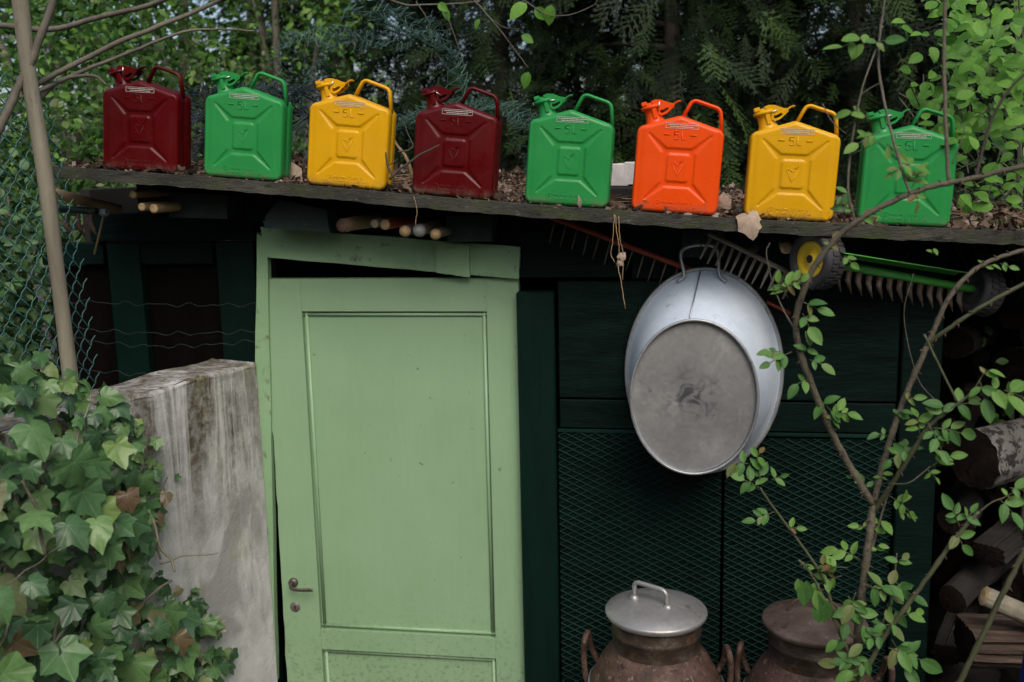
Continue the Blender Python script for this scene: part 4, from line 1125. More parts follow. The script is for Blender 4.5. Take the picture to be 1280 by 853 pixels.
for i in range(46):                                         # runners and dry stems
    s, z, th, k = ivy_point(ri); pts = []; p = WO+WD*s+WN*(th*ri.uniform(.2, .95)+.01)+Vector((0, 0, z)); d = Vector((ri.gauss(0, .5), ri.gauss(0, .5), ri.gauss(-.2, .7))).normalized()
    for j in range(6):
        pts.append(p-parent_loc(ivy)); p = p+d*.035; d = (d+Vector((ri.gauss(0, .3), ri.gauss(0, .3), ri.gauss(-.05, .3)))).normalized()
    mb = MB(); mb.tube(smooth_path(pts, 3), ri.uniform(.0018, .0042), 6); mb.build('stem', ri.choice([M_bark, M_bark, M_greywood, M_cane]), ivy)

# ------------------------------------------------------------------ chain link fence and post
fence = thing('chain_link_fence', 'green chain link fence with slanting wooden post at the left edge', 'fence', tuple(P(88, 440, -.47)-Vector((0, 0, 1.0))))
fo = parent_loc(fence)
pp = [P(94, 520, -.56), P(84, 440, -.56), P(69, 320, -.56), P(55, 210, -.56), P(37, 100, -.56), P(25, 0, -.56), P(17, -70, -.56)]
mb = MB(); mb.tube([q-fo for q in smooth_path(pp, 6)], [.0205+.0008*math.sin(i*.45) for i in range(len(pp)*6-5)], 14); mb.build('post', M_greywood, fence)
A = []; B = []
fd = Vector((-.30, -.954, 0)); f0 = P(100, 300, -.43); f0.z = 0
cw, chh = .041, .056
def fpt(u, z):
    bul = .022*math.sin(z*4+u*6)+.012*math.sin(u*17+z*3)
    u = u+.035+(z-1.75)*.085; return np.array(f0+fd*u+Vector((.95, -.3, 0))*bul+Vector((0, 0, z)))
for i in range(-1, 25):
    for j in range(0, 50):
        z = 1.45+j*chh/2; u = i*cw+(j % 2)*cw/2
        ztop = 2.64-.06*(u < .12)
        if z > ztop: continue
        for sgn in (-1, 1):
            a = fpt(u, z); b = fpt(u+sgn*cw/2, z+chh/2); mid = (a+b)/2+np.array([.003*sgn, -.003, 0])
            A += [a, mid]; B += [mid, b]
V, F = wires(np.array(A), np.array(B), .0019, 5); V = V-np.array(fo)
o = link('wire_mesh', raw_mesh('wire_mesh', V, F, True), M_wiregreen, fence); o['kind'] = 'stuff'

# ------------------------------------------------------------------ wire netting heap and black wire roll behind the cans
def netting(name, label, cx, cy, w_, h_, depth, mat, cell, rad, nu, nv, seed, lay=1):
    r_ = np.random.RandomState(seed); base = roof_z(cx)
    root = thing(name, label, 'netting', (cx, cy, base)); A = []; B = []
    for L_ in range(lay):
        ph = r_.uniform(0, 6, 6); sc_ = 1-.16*L_
        def S(u, v):
            an = PI*(1.04-1.08*u)                              # arch from left foot over the top to the right foot
            rr_ = 1+.10*np.sin(3*an+ph[0])+.07*np.sin(7*an+5*v+ph[1])
            x = w_*sc_*np.cos(an)*rr_*(1+.06*np.sin(9*v+ph[2])); z = h_*sc_*np.maximum(np.sin(an), -.02)**.72*rr_
            y = depth*(v-.5)+.05*np.sin(5*an+ph[3]+3*v)+.03*np.sin(13*u+11*v+ph[4])
            x = x+.02*np.sin(23*v+17*u+ph[5]); z = z+.018*np.sin(29*u+19*v+ph[1])-.10*h_*(v-.5)**2
            return np.stack([x+.05*h_*np.sin(z*6), y, np.maximum(z, .004)], -1)
        I, J = np.meshgrid(np.arange(nu), np.arange(nv), indexing='ij')
        for (du, dv) in ((.5, 1.0), (-.5, 1.0)):
            off = (J % 2)*.5
            u0 = (I+off)/nu; v0 = J/nv; u1 = (I+off+du)/nu; v1 = (J+dv)/nv
            a = S(u0, v0).reshape(-1, 3); b = S(u1, v1).reshape(-1, 3)
            A.append(a); B.append(b)
    A = np.concatenate(A); B = np.concatenate(B); A += r_.normal(0, .0025, A.shape)
    V, F = wires(A, B, rad, 3)
    o = link('wire_mesh', raw_mesh('wire_mesh', V, F), mat, root); o['kind'] = 'stuff'
    return root
netting('netting_heap', 'tangled heap of faded green netting behind the left yellow can', -1.03, .42, .30, .56, .42, M_net, .03, .0012, 58, 12, 4, 1)
netting('netting_heap', 'low spread of green netting between left yellow and second dark red can', -.78, .40, .34, .28, .40, M_net, .03, .0011, 50, 11, 6, 1)
netting('wire_roll', 'dark roll of chain link wire behind the left green can', -1.36, .20, .32, .30, .34, M_blackwire, .03, .0016, 40, 8, 9, 2)

# ------------------------------------------------------------------ things lying on the roof
lm = [lobed_leaf('dry', [(-120, .5), (-60, .7), (0, 1.0), (60, .7), (120, .5)], seg=2, curl=c, seed=i, sinus=.2) for i, c in enumerate((.9, -.8, 1.3))]
rl = np.random.RandomState(5); n = 6500
xs = rl.uniform(-1.78, 1.5, n); ys = -.27+(rl.rand(n)**1.5)*1.3
zs_ = np.array([roof_z(x) for x in xs])+.004+rl.rand(n)*(.006+.055*np.clip((ys+.18)/.25, 0, 1)*(.6+.4*np.sin(xs*9)))
siz = .007+.024*rl.rand(n)**2.2
nr_ = rl.normal(0, .6, (n, 3))+np.array([0, -.35, .7]); tp = rl.normal(0, 1, (n, 3))
leaf_mass('leaf_litter', lm, np.stack([xs, ys, zs_], 1), nr_, tp, siz, M_dry, None)
lit = bpy.data.objects['leaf_litter']; tag(lit, 'brown and grey dead leaves strewn over the shed roof', 'dead leaves', kind='stuff')
# twigs and needles in the litter
A = np.stack([rl.uniform(-1.78, 1.5, 500), -.26+rl.rand(500)*.8, np.zeros(500)], 1); A[:, 2] = [roof_z(x)+.012+.03*rl.rand() for x in A[:, 0]]
B = A+np.stack([rl.normal(0, .05, 500), rl.normal(0, .04, 500), rl.normal(0, .008, 500)], 1); V, F = wires(A, B, .0011, 3)
o = link('needle_litter', raw_mesh('needle_litter', V, F), M_wood); tag(o, 'fine dry needles and twigs among the dead leaves on the roof', 'twigs', kind='stuff')
# moss cushions at the right end of the roof
rm = np.random.RandomState(8); pos = []; 
for c in range(16):
    cx, cy = rm.uniform(.66, 1.2), rm.uniform(-.29, .1)
    for k in range(40):
        a_, b_ = rm.normal(0, .018), rm.normal(0, .018); pos.append((cx+a_, cy+b_, roof_z(cx+a_)+.004+.016*math.exp(-(a_*a_+b_*b_)/.0006)))
pos = np.array(pos); leaf_mass('moss', [OVAL[0]], pos, rm.normal(0, .5, pos.shape)+[0, -.3, .8], rm.normal(0, 1, pos.shape), rm.uniform(.006, .014, len(pos)), M_moss, None)
tag(bpy.data.objects['moss'], 'small green moss cushions on the right end of the roof', 'moss', kind='stuff')

def dry_leaf(label, p, nr, tip, size, k=0):
    me = lobed_leaf('dry_leaf', [(-110, .5), (-50, .75), (0, 1.05), (50, .7), (110, .5)], seg=4, curl=.75, seed=40+k, sinus=.18)
    o = link('dry_leaf', me, M_dryone); o.matrix_world = Matrix.Translation(p) @ leafrot(nr, tip).to_4x4() @ Matrix.Scale(size, 4); return tag(o, label, 'leaf')
dry_leaf('big curled grey-brown leaf hanging over the roof edge below the right yellow can', P(936, 272, -.312), (.15, -1, .1), (.25, 0, -1), .062, 0)
dry_leaf('pale curled dead leaf standing left of the right yellow can', P(905, 258, -.2), (-.2, -1, .2), (-.1, .1, 1), .040, 1)
dry_leaf('pale brown curled leaf between left green can and yellow can', P(366, 222, -.15), (.2, -1, .3), (-.2, .2, 1), .055, 2)
for (x, y, lab) in ((775, 219, 'white brick standing on the roof, left of the orange can'), (792, 217, 'white brick half hidden behind the orange can')):
    p = P(x, y, .12); mb = MB(); mb.box((0, 0, 0), (.058 if x < 780 else .06, .10, .070), bev=.004); mb.jit(.0015)
    o = mb.build('white_brick', M_brick); o.location = p; tag(o, lab, 'brick', 'white bricks on the roof')

p = P(786, 236, .12); mb = MB(); zb = P(780, 229, .12).z-.009; zr = roof_z(p.x); mb.box((0, 0, 0), (.22, .14, zb-zr), bev=.008); mb.jit(.002)
o = mb.build('timber_offcut', M_inside); o.location = (p.x, .12, (zb+zr)/2); tag(o, 'dark timber offcut under the white bricks on the roof', 'timber')

def twigthing(name, label, cat, paths, mat, Y):
    o0 = P(*paths[0][0][0][:2], Y); root = thing(name, label, cat, tuple(o0))
    for pts, r0, r1 in paths:
        q = [P(p[0], p[1], p[2] if len(p) > 2 else Y)-o0 for p in pts]; q = smooth_path(q, 5); k = len(q)
        q = [v+Vector((rnd.uniform(-1, 1), rnd.uniform(-1, 1), rnd.uniform(-1, 1)))*.0012 for v in q]
        mb = MB(); mb.tube(q, [r0+(r1-r0)*i/(k-1) for i in range(k)], 7); mb.build('twig', mat, root)
    return root
twigthing('dry_twig', 'dark forked dry twig leaning across the second dark red can', 'twig',
          [([(487, 224), (500, 212), (520, 197), (545, 184), (549, 182)], .0042, .0022), ([(492, 222), (484, 205), (482, 190)], .004, .0022), ([(487, 206), (497, 199)], .002, .001),
           ([(497, 190), (510, 188), (516, 182), (510, 168), (505, 152)], .003, .0012)], M_darktwig, -.305)
twigthing('pale_stick', 'pale bent stick behind twig between left yellow and dark red cans', 'stick', [([(516, 222), (508, 198), (496, 182), (490, 170)], .006, .004)], M_wood, -.1)
twigthing('hanging_straw', 'dry straw with shrivelled leaf hanging from the roof edge above the tub', 'straw',
          [([(769, 268), (771, 290), (774, 312), (772, 330), (776, 352), (782, 387)], .0011, .0014), ([(768, 268), (766, 300), (764, 318), (768, 328)], .001, .001), ([(773, 270), (775, 300), (779, 318), (778, 350)], .001, .0012)], M_wood, -.31)
hs = [o for o in bpy.data.objects if o.name.startswith('hanging_straw')][0]
put_leaf('leaf', lm[0], M_dryone, hs, P(776, 322, -.315), (.2, -1, .4), (.5, 0, .6), .022)
put_leaf('leaf', lm[2], M_dryone, hs, P(772, 328, -.312), (-.3, -1, .1), (.7, 0, -.4), .018)
twigthing('hanging_straw', 'thin straw hanging from the roof edge above the tool knobs', 'straw', [([(517, 246), (521, 262), (519, 284)], .0009, .0009)], M_wood, -.31)

# ------------------------------------------------------------------ shrub branches at the upper left
twigthing('bare_shrub', 'bare grey branches reaching in from the left above the fence', 'shrub',
          [([(-25, 260, -.66), (-8, 180, -.62), (10, 138, -.6), (21, 113, -.58), (42, 70, -.56), (67, 0, -.54), (75, -40, -.54)], .0125, .0095),
           ([(-20, 30, -.2), (0, 32, -.2), (63, 37, -.2), (120, 23, -.2), (200, 2, -.2), (240, -20, -.2)], .010, .0065),
           ([(30, 116, -.57), (49, 104, -.52), (141, 56, -.45), (211, 28, -.4), (271, 2, -.35), (300, -20, -.3)], .0085, .005),
           ([(40, 118, -.57), (102, 90, -.4), (176, 60, -.3), (229, 40, -.25), (275, 37, -.2), (318, 39, -.2)], .0065, .0022),
           ([(38, 140, -.57), (53, 120, -.5), (77, 100, -.45), (116, 95, -.42), (134, 107, -.42)], .0085, .003)], M_bark, -.5)
dt = twigthing('drooping_branch', 'thin drooping twigs with few young leaves at the top centre', 'branch',
          [([(440, -30), (495, 3), (545, 6), (600, 2)], .004, .002), ([(552, 4), (556, 14), (570, 50), (582, 89)], .0022, .0009), ([(520, 2), (535, 25), (537, 38)], .0016, .0008),
           ([(585, -8), (600, 8), (625, 38), (642, 60), (660, 85)], .0026, .001), ([(612, 22), (630, 34), (650, 36)], .0012, .0007), ([(640, -10), (690, 20), (740, 8), (750, -10)], .002, .001)], M_bark, .55)
for (x, y, sz) in ((553, 10, .05), (548, 4, .045), (600, 24, .04), (661, 90, .06), (658, 4, .08), (690, 6, .07), (668, 10, .06), (652, 44, .05)):
    put_leaf('leaf', rnd.choice(OVALW), M_bright, dt, P(x, y, .55), (rnd.gauss(0, .4), -1, rnd.gauss(.3, .3)), (rnd.gauss(0, .6), 0, -.6), sz)

# ------------------------------------------------------------------ rose bush in front
rose = thing('rose_bush', 'rose bush with bare thorny canes and young leaves in front of the log pile', 'rose bush', tuple(P(1075, 853, -.72)*1.0))
rose.location.z = 0; RO = Vector(rose.location)
CANES = [  # px path with depth, radii
 ([(1062, 990, -.72), (1068, 853, -.72), (1078, 740, -.72), (1086, 680, -.72), (1092, 632, -.70)], .0135, .0125, M_cane),
 ([(1092, 632, -.70), (1052, 565, -.70), (1018, 490, -.72), (995, 412, -.74), (1010, 350, -.76), (1042, 302, -.78), (1085, 268, -.80), (1150, 238, -.82), (1220, 222, -.84), (1290, 205, -.86), (1350, 190, -.88)], .0115, .0065, M_cane),
 ([(1092, 630, -.70), (1105, 575, -.69), (1130, 500, -.68), (1160, 430, -.68), (1185, 375, -.68), (1215, 340, -.68), (1250, 322, -.68), (1300, 308, -.68)], .0105, .006, M_cane),
 ([(1158, 432, -.68), (1180, 415, -.70), (1230, 382, -.72), (1300, 345, -.74)], .007, .0062, M_greencane),
 ([(1092, 640, -.70), (1125, 590, -.74), (1160, 535, -.76), (1190, 510, -.78)], .0085, .0055, M_greencane),
 ([(1200, 508, -.78), (1180, 470, -.78), (1155, 418, -.78)], .003, .0036, M_greencane),
 ([(1188, 512, -.78), (1215, 490, -.79), (1232, 462, -.8)], .004, .002, M_greencane),
 ([(1050, 905, -.78), (1075, 853, -.78), (1110, 790, -.78), (1150, 735, -.78), (1195, 672, -.78), (1224, 640, -.78)], .0085, .0065, M_greencane),
 ([(1224, 640, -.78), (1240, 628, -.78), (1256, 622, -.78)], .003, .0018, M_greencane),
 ([(1170, 920, -.80), (1200, 853, -.80), (1240, 770, -.80), (1275, 700, -.80), (1300, 650, -.8)], .0095, .008, M_greencane),
 ([(1080, 870, -.76), (1062, 820, -.76), (1038, 765, -.76), (1012, 715, -.76), (998, 700, -.76)], .007, .0035, M_greencane),
 ([(1070, 800, -.74), (1045, 770, -.74), (1030, 725, -.74), (1008, 690, -.74), (965, 632, -.74), (950, 610, -.74)], .006, .003, M_greencane),
 ([(1095, 800, -.70), (1110, 760, -.70), (1118, 720, -.70), (1121, 692, -.70)], .004, .002, M_cane),
 ([(1086, 700, -.72), (1100, 650, -.66), (1112, 612, -.64)], .005, .0025, M_cane),
 ([(1110, 605, -.74), (1135, 604, -.78), (1155, 590, -.78), (1163, 583, -.78)], .0025, .0016, M_cane),
 # thin shoots rising from the arching cane
 ([(1186, 232, -.83), (1182, 150, -.82), (1180, 60, -.80), (1182, -20, -.80)], .0058, .0048, M_cane),
 ([(1138, 244, -.82), (1122, 195, -.82), (1106, 130, -.80), (1098, 70, -.78), (1107, -10, -.78)], .0045, .0032, M_bark),
 ([(1070, 284, -.79), (1060, 235, -.80), (1066, 170, -.80), (1078, 110, -.80), (1095, 62, -.79)], .0040, .0022, M_bark),
 ([(1076, 118, -.80), (1092, 108, -.80), (1100, 104, -.80)], .0016, .0008, M_bark), ([(1062, 194, -.80), (1085, 184, -.80), (1106, 172, -.80)], .0016, .0008, M_darktwig),
 ([(1028, 130, -.80), (1040, 152, -.80), (1058, 168, -.80)], .0016, .0012, M_bark),
 ([(1220, 222, -.84), (1225, 200, -.84), (1240, 150, -.85), (1262, 112, -.86), (1295, 80, -.88)], .0050, .0030, M_darktwig),
 ([(1190, 205, -.8), (1205, 165, -.8), (1200, 155, -.8)], .0018, .0010, M_bark),
 ([(992, 410, -.74), (978, 385, -.75), (966, 355, -.76), (958, 318, -.77), (962, 304, -.77)], .0026, .0014, M_bark),
 ([(1168, 500, -.72), (1146, 470, -.7), (1130, 395, -.7), (1142, 342, -.7)], .0013, .0010, M_bark),
]
def canepts(pth): return smooth_path([P(*q)-RO for q in pth], 8)
for pth, r0, r1, mt in CANES:
    q = canepts(pth); k = len(q)
    q = [v+Vector((rnd.uniform(-1, 1), rnd.uniform(-1, 1), rnd.uniform(-1, 1)))*r1*.16 for v in q]
    mb = MB(); rr_ = [.72*(r0+(r1-r0)*i/(k-1)) for i in range(k)]
    rr_ = [q_*rnd.uniform(.92, 1.07) for q_ in rr_]
    for i in range(4, k, 8): rr_[i] *= 1.2
    mb.tube(q, rr_, 9); cane = mb.build('cane', mt, rose)
    if r0 > .006:                                          # thorns
        mb = MB()
        for i in range(2, k-1, 3):
            an = rnd.uniform(0, 6.28); d = Vector((math.cos(an), -.4, math.sin(an))).normalized(); t = (q[i]-q[i-1]).normalized(); d = (d-t*d.dot(t)).normalized()
            mb.tube([q[i]+d*rr_[i]*.8, q[i]+d*(rr_[i]+.0045)-t*.002, q[i]+d*(rr_[i]+.008)-t*.005], [.0026, .0012, .0002], 5)
        mb.build('thorns', M_rust, cane)['kind'] = 'stuff'
def sprig(x, y, Y, ang, n, size, mat, droop=.0, shape=OVAL, spread=1.0):
    """compound leaf: stalk from the pixel in image direction ang (deg, 0 = right, 90 = up), n leaflets"""
    p0 = P(x, y, Y); a = math.radians(ang); d = Vector((math.cos(a), rnd.uniform(-.5, .2), math.sin(a))).normalized()
    L = size*1.15*(n-1)/2*.62; pts = [p0+d*L*t+Vector((0, 0, -droop*t*t*L)) for t in (0, .33, .66, 1)]
    mb = MB(); mb.tube([q-RO for q in smooth_path(pts, 3)], .0011, 5); st = mb.build('leaf_stalk', M_greencane, rose)
    side = d.cross(Vector((0, -1, 0))).normalized()
    for k in range(n):
        if k == n-1: p, td = pts[-1], d.copy()
        else:
            t = .35+.6*(k//2)/max(1, (n-1)//2); p = p0+d*L*t; td = d*.55+side*(1 if k % 2 else -1)*spread
        td = td+Vector((rnd.gauss(0, .2), rnd.gauss(-.2, .3), rnd.gauss(0, .2)-droop))
        nr = Vector((rnd.gauss(0, .45), -1+rnd.gauss(0, .25), .75+rnd.gauss(0, .35)))
        put_leaf('leaf', rnd.choice(shape), mat, rose, p, nr, td, size*rnd.uniform(.62, 1.12)*(1.15 if k == n-1 else .95))
SPR = [(985, 372, -.75, 120, 5, .035, 0), (975, 362, -.76, 30, 5, .036, 0), (1004, 378, -.75, -20, 3, .045, 1), (1003, 392, -.75, -60, 3, .042, 1), (990, 440, -.74, 200, 5, .036, 1), (975, 440, -.74, 170, 3, .030, 1),
 (1006, 440, -.74, 60, 3, .034, 1), (1012, 450, -.74, -10, 3, .036, 1), (1010, 475, -.73, 190, 3, .034, 1), (1025, 500, -.72, -40, 3, .045, 1), (1035, 530, -.72, 60, 5, .030, 0), (1048, 518, -.72, 20, 3, .030, 0),
 (952, 612, -.74, 140, 5, .038, 1), (950, 600, -.74, 95, 3, .040, 1), (935, 580, -.74, 170, 3, .040, 1), (945, 575, -.74, 70, 3, .032, 0), (968, 640, -.74, 200, 5, .032, 1), (985, 660, -.74, 20, 3, .028, 0), (965, 600, -.74, 30, 3, .03, 1),
 (1108, 545, -.70, 150, 3, .028, 1), (1120, 520, -.69, 60, 3, .030, 1), (1130, 500, -.7, 20, 3, .03, 0), (1112, 560, -.72, 10, 5, .034, 1), (1140, 560, -.76, 200, 5, .036, 1), (1150, 545, -.76, 100, 5, .038, 0), (1160, 530, -.77, -60, 5, .040, 1),
 (1165, 535, -.77, 0, 5, .042, 1), (1178, 520, -.78, 90, 3, .040, 1), (1190, 508, -.78, 20, 3, .050, 1), (1225, 478, -.8, -70, 3, .046, 1), (1228, 470, -.8, 60, 3, .030, 0), (1232, 484, -.8, -10, 3, .065, 0), (1255, 488, -.8, -15, 3, .06, 0),
 (1165, 583, -.78, 40, 5, .034, 0), (1160, 588, -.78, -40, 3, .030, 0), (1200, 660, -.78, 110, 5, .036, 1), (1205, 650, -.78, 50, 3, .034, 1), (1195, 665, -.78, -60, 3, .04, 1), (1255, 622, -.78, 40, 3, .030, 0), (1250, 625, -.78, -40, 3, .05, 1), (1262, 610, -.78, 0, 3, .04, 1),
 (1075, 700, -.73, 150, 5, .040, 0), (1060, 710, -.74, 170, 7, .038, 0), (1052, 720, -.74, 200, 5, .036, 0), (1080, 730, -.75, -20, 5, .048, 1), (1090, 735, -.75, 10, 5, .046, 1), (1070, 740, -.75, -110, 5, .046, 1), (1060, 745, -.76, -60, 5, .05, 1),
 (1095, 690, -.72, 80, 3, .030, 0), (1088, 668, -.71, 60, 5, .034, 0), (1082, 660, -.71, 150, 3, .026, 0), (1120, 705, -.70, 60, 3, .032, 1), (1115, 725, -.70, -30, 5, .036, 1), (1108, 755, -.72, -30, 3, .036, 1), (1130, 770, -.78, 30, 3, .040, 0),
 (1110, 792, -.78, 200, 5, .042, 1), (1120, 780, -.78, 170, 3, .038, 1), (1115, 800, -.78, -60, 5, .050, 1), (1110, 810, -.78, -10, 5, .050, 1), (1095, 820, -.78, 210, 5, .042, 1), (1075, 830, -.78, 170, 5, .038, 1), (1060, 800, -.76, 170, 3, .036, 1), (1085, 790, -.76, 30, 5, .04, 1), (1050, 855, -.77, 60, 5, .035, 0),
 (1085, 612, -.70, 120, 3, .028, 1), (1100, 600, -.70, 70, 3, .026, 0), (1075, 600, -.70, 160, 3, .024, 1), (1112, 620, -.66, -30, 5, .036, 2), (1120, 640, -.66, 10, 3, .034, 2),
 (1165, 318, -.68, 80, 3, .022, 0), (1228, 335, -.68, 30, 3, .03, 0), (1250, 330, -.68, -10, 3, .026, 1), (1005, 350, -.76, 150, 3, .02, 0), (1035, 310, -.78, 60, 3, .03, 2), (1055, 320, -.78, -40, 3, .028, 0),
 (1070, 262, -.79, 160, 3, .030, 1), (1076, 270, -.79, 20, 3, .030, 2), (1062, 240, -.80, 200, 3, .028, 1), (1140, 235, -.82, 70, 5, .030, 2), (1132, 225, -.82, 20, 3, .03, 2), (1128, 210, -.82, 200, 3, .028, 1), (1145, 240, -.82, -80, 3, .028, 2), (1125, 205, -.82, 0, 3, .035, 0),
 (1100, 165, -.80, 200, 5, .034, 0), (1090, 150, -.80, 150, 5, .034, 0), (1108, 180, -.80, -40, 3, .034, 0), (1082, 60, -.79, 120, 3, .04, 0), (1090, 55, -.79, 20, 3, .036, 1), (1070, 50, -.79, 200, 3, .038, 0)]
for (x, y, Y, ang, n, size, k) in SPR:
    sprig(x, y, Y, ang, n, size, (M_roseyoung if k in (0, 2) else M_rose), .15)
for i in range(9):                                       # limp leaves hanging from the broken shoot
    p = P(1000+i*4+rnd.uniform(-4, 4), 722+i*4+rnd.uniform(-8, 8), -.765)
    put_leaf('leaf', rnd.choice(OVAL), M_rose, rose, p, (rnd.gauss(0, .6), -1, .1), (rnd.gauss(.05, .2), 0, -1), rnd.uniform(.045, .06))
# ------------------------------------------------------------------ leafy shrub at the upper right
shr = thing('leafy_shrub', 'shrub with bright green spring leaves at the upper right, behind the roses', 'shrub', (1.25, .35, 0)); SO = Vector(shr.location)
rs = random.Random(31)
for i in range(12):
    x = rs.uniform(.95, 1.9); y = rs.uniform(-.1, .8); top = rs.uniform(2.6, 3.3); pts = []
    for k in range(6):
        t = k/5; pts.append(Vector((1.25+(x-1.25)*t+rs.gauss(0, .03), .35+(y-.35)*t+rs.gauss(0, .03), 0.0+top*t))-SO)
    mb = MB(); mb.tube(smooth_path(pts, 4), [.011-.0085*j/20 for j in range(21)], 6); mb.build('stem', M_bark, shr)
cnt = 0
while cnt < 300:
    px, py = rs.uniform(1085, 1290), rs.uniform(-15, 265)
    edge = 1110+ (0 if py < 180 else 60)+max(0, 60-py)*.2
    if px < edge+rs.uniform(-25, 60): continue
    if rs.random() > (1.0 if py < 170 else .45): continue
    p = P(px, py, rs.uniform(-.35, .35))
    if p.x < .7: continue
    put_leaf('leaf', rs.choice(OVALW), M_bright, shr, p, (rs.gauss(0, .5), -1+rs.gauss(0, .3), .8+rs.gauss(0, .4)), (rs.gauss(0, 1), rs.gauss(-.2, .4), rs.gauss(-.1, .6)), rs.choice((rs.uniform(.026, .045), rs.uniform(.04, .062)))); cnt += 1
n = 5200; pos = []; 
while len(pos) < n:
    q = Vector((rs.gauss(1.55, .42), rs.uniform(.2, 1.6), rs.uniform(1.2, 3.5)))
    if q.x < .85+.25*(q.y > .9): continue
    pos.append(q)
pos = np.array(pos); leaf_mass('leaf_mass', LEAFLO, pos, npr.normal(0, .5, pos.shape)+[0, -.7, .7], npr.normal(0, 1, pos.shape), npr.uniform(.02, .045, n), M_brightmass, shr)
# tangle of thin dry stems behind the right roof end
A = np.stack([npr.uniform(.85, 1.6, 160), npr.uniform(.1, .9, 160), npr.uniform(2.0, 2.5, 160)], 1); B = A+npr.normal(0, .14, A.shape); V, F = wires(A, B, .0018, 4)
o = link('dry_stem_tangle', raw_mesh('dry_stem_tangle', V-np.array(SO), F), M_bark, shr); o['kind'] = 'stuff'

# ------------------------------------------------------------------ trees behind
def crown_decid(name, label, c, rad, n, mat, meshes, size, cat='shrub', group=None, trunk=.02, seed=1):
    r_ = np.random.RandomState(seed); root = thing(name, label, cat, (c[0], c[1], 0), group)
    # clumps
    k = 46; cl = r_.normal(0, 1, (k, 3)); cl /= np.linalg.norm(cl, axis=1, keepdims=True); cl *= (r_.rand(k, 1)**.4)*np.array(rad)
    w_ = r_.randint(0, k, n); pos = cl[w_]+r_.normal(0, .16, (n, 3))*np.array(rad)*.75+np.array(c)
    nr = r_.normal(0, .55, (n, 3))+[0, -.3, .8]; tp = r_.normal(0, 1, (n, 3))+[0, 0, -.4]
    leaf_mass('crown', meshes, pos, nr, tp, r_.uniform(size*.6, size*1.2, n), mat, root, kind=None)
    for i in range(14):
        e = Vector(cl[i])+Vector(c)-Vector((c[0], c[1], 0)); mb = MB()
        mb.tube(smooth_path([Vector((r_.normal(0, .05), r_.normal(0, .05), 0)), e*.4+Vector((0, 0, .1)), e*.75+Vector((r_.normal(0, .05), 0, .05)), e], 5), [trunk*(1-.85*j/15) for j in range(16)], 7)
        mb.build('trunk' if i == 0 else 'limb', M_bark, root)
    return root
crown_decid('background_shrub', 'bright green leafy shrub behind the dark red can at the far left', (-2.55, 1.3, 2.55), (.75, .7, .95), 9000, M_shrubmass, LEAFLO, .042, seed=2)
crown_decid('background_shrub', 'dark shaded undergrowth behind the chain link fence', (-2.35, .35, 1.55), (.40, .5, .75), 4200, M_ivy2, LEAFLO, .05, seed=13)
crown_decid('background_shrub', 'grey-green thicket at the left behind the fence post', (-3.0, .6, 2.3), (.6, .6, 1.0), 5000, M_shrubmass, LEAFLO, .034, seed=3)
crown_decid('background_tree', 'tall leafy tree filling the upper left corner behind the branches', (-3.3, 3.0, 3.5), (1.5, 1.0, 1.6), 14000, M_shrubmass, LEAFLO, .066, 'tree', trunk=.07, seed=4)
crown_decid('background_tree', 'leafy tree between the left thicket and the dark conifers', (-2.2, 2.4, 3.1), (.8, .7, 1.0), 5000, M_shrubmass, LEAFLO, .046, 'tree', trunk=.05, seed=5)
crown_decid('background_tree', 'leafy tree beyond the right end of the conifers', (3.0, 2.6, 2.9), (1.0, .8, 1.4), 4000, M_brightmass, LEAFLO, .06, 'tree', trunk=.05, seed=6)

def frond(seed, L=1.0, nb=11, step=.10):
    """flat feathery conifer spray along +Y in the XY plane, drooping"""
    r_ = np.random.RandomState(seed); V = []; F = []
    def strip(p, q, w0, w1):
        d = q-p; d2 = np.array([d[1], -d[0], 0]); d2 /= np.linalg.norm(d2)+1e-9
        b = len(V); V.extend([p+d2*w0, p-d2*w0, q-d2*w1, q+d2*w1]); F.append((b, b+1, b+2)); F.append((b, b+2, b+3))
    def tri(p, q, w0):
        d = q-p; d2 = np.array([d[1], -d[0], 0]); d2 /= np.linalg.norm(d2)+1e-9
        b = len(V); V.extend([p+d2*w0, p-d2*w0, q]); F.append((b, b+1, b+2))
    def at(t): return np.array([.06*math.sin(t*2.5+seed), t*L, -(.22+.12*math.sin(seed*2.1))*t*t*L])
    for k in range(6): strip(at(k/6), at((k+1)/6), .010*(1-k/8), .010*(1-(k+1)/8))
    for k in range(nb):
        t = .10+.86*k/(nb-1)
        for sg in (-1, 1):
            l = .27*L*(math.sin(PI*min(1, .18+.85*(1-t)))**.9)*(.85+.3*r_.rand())+.03
            p = at(t); a = math.radians(44+r_.uniform(-16, 16)); d = np.array([sg*math.sin(a), math.cos(a), -.12+r_.uniform(-.1, .1)]); q = p+d*l
            strip(p, q, .013 if step else .026, .006)
            m_ = int(l/step) if step else 0
            for j in range(m_):
                tt = (j+.6)/m_; s0 = p+d*l*tt
                for s2 in (-1, 1):
                    a2 = math.radians(42); dx = np.array([d[0]*math.cos(a2)-s2*d[1]*math.sin(a2), s2*d[0]*math.sin(a2)+d[1]*math.cos(a2), d[2]])
                    tri(s0, s0+dx*(.080*(1.2-.5*tt)*r_.uniform(.7, 1.2)), .014)
    me = bpy.data.meshes.new('frond'); me.from_pydata([tuple(v) for v in V], [], F); me.update(); return me
FR = [frond(s) for s in (1, 2, 3, 4, 5)]; FRLO = [frond(s, 1.0, 13, 0) for s in (6, 7, 8)]
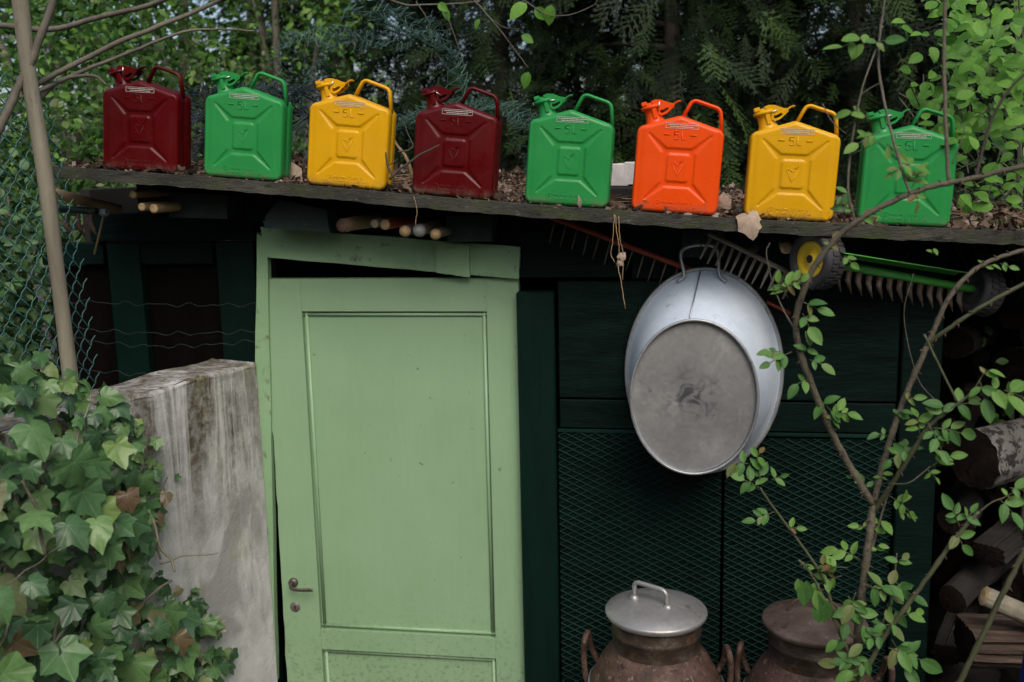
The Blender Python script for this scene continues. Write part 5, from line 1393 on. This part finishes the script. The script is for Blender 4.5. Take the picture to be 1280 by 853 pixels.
def conifer(label, x, y, R, h, n, seed, size=.36, zlo=1.0, thin=0.0):
    r_ = np.random.RandomState(seed); root = thing('conifer_tree', label, 'conifer', (x, y, 0), 'dark conifers behind the shed')
    z = np.where(r_.rand(n) < .75, 1.75+2.5*r_.rand(n), zlo+(h-zlo)*r_.rand(n)) if y < 4 else zlo+(h-zlo)*r_.rand(n)**1.15; an = r_.uniform(0, 2*PI, n); q = (.25+.75*r_.rand(n)**.55)*R*np.clip(1.12-(z/h)**2.2, .1, 1)
    bul = 1+.16*np.sin(an*5+z*3)+.10*np.sin(an*9-z*7)
    dr = np.stack([np.cos(an), np.sin(an), np.zeros(n)], 1)
    pos = np.array([x, y, 0])+dr*(q*bul)[:, None]; pos[:, 2] = z+r_.normal(0, .05, n)
    tp = dr+r_.normal(0, .45, (n, 3))+np.array([0, 0, -.45]); nr = r_.normal(0, .45, (n, 3))+np.array([0, 0, .7])+dr*.6
    leaf_mass('crown', FR if y < 4 else FRLO, pos, nr, tp, r_.uniform(.45, 1.15, n)*size, M_conifer, root, kind=None)
    mb = MB(); mb.tube([Vector((0, 0, 0)), Vector((.02, 0, h*.4)), Vector((0, .02, h*.95))], [.09, .06, .01], 10); mb.build('trunk', M_darktwig, root)
    for i in range(26):
        zz = zlo+(h*.8-zlo)*i/25; a = r_.uniform(0, 6.28); e = Vector((math.cos(a)*R*.75, math.sin(a)*R*.75, zz-.1))
        mb = MB(); mb.tube(smooth_path([Vector((0, 0, zz)), e*.5+Vector((0, 0, zz*.5+.08)), e], 4), [.018-.0017*j for j in range(9)], 5); mb.build('limb', M_darktwig, root)
CON = [('dark conifer behind the netting heap, leftmost of the conifers', -1.95, 3.0, .75, 5.0, 950, 1, .31), ('dark conifer behind the second dark red can', -.98, 2.9, .90, 5.2, 1700, 2, .31),
       ('dark conifer behind the middle green can and orange can', .0, 2.5, .95, 5.0, 2500, 3, .29), ('dark conifer behind the right yellow can', .95, 2.55, .95, 5.2, 2500, 4, .29),
       ('dark conifer behind the upper right shrub leaves', 1.95, 2.7, .95, 5.0, 1400, 5, .31),
       ('far dark conifer in the second row at the left', -2.9, 5.6, 1.3, 6.5, 420, 6, .50), ('far dark conifer in the second row, left of centre', -1.0, 5.0, 1.3, 6.5, 900, 7, .50),
       ('far dark conifer in the second row, right of centre', .8, 5.0, 1.5, 6.5, 1500, 8, .50), ('far dark conifer in the second row at the right', 2.5, 5.2, 1.5, 6.5, 1400, 9, .50)]
for a in CON: conifer(*a[:1], *a[1:6], a[6], a[7])

# ------------------------------------------------------------------ unseen leafy screen behind the camera, added to shade and darken reflections
n = 9000; rh = np.random.RandomState(77)
an = rh.uniform(-1.9, 1.9, n); rr_ = 7.5+rh.normal(0, .6, n)+.8*np.sin(an*6); zz = rh.rand(n)**.8*(4.6+.9*np.sin(an*5)+.5*np.sin(an*13))
pos = np.stack([np.sin(an)*rr_, -1.5-np.cos(an)*rr_, zz], 1)
leaf_mass('unseen_hedge', LEAFLO, pos, rh.normal(0, .6, (n, 3))+np.stack([-np.sin(an), np.cos(an), .5+0*an], 1), rh.normal(0, 1, (n, 3)), rh.uniform(.25, .5, n), M_brightmass, None)
tag(bpy.data.objects['unseen_hedge'], 'unseen tall leafy screen behind the camera, added to shade the shed and darken reflections', 'unseen_hedge', kind='stuff')
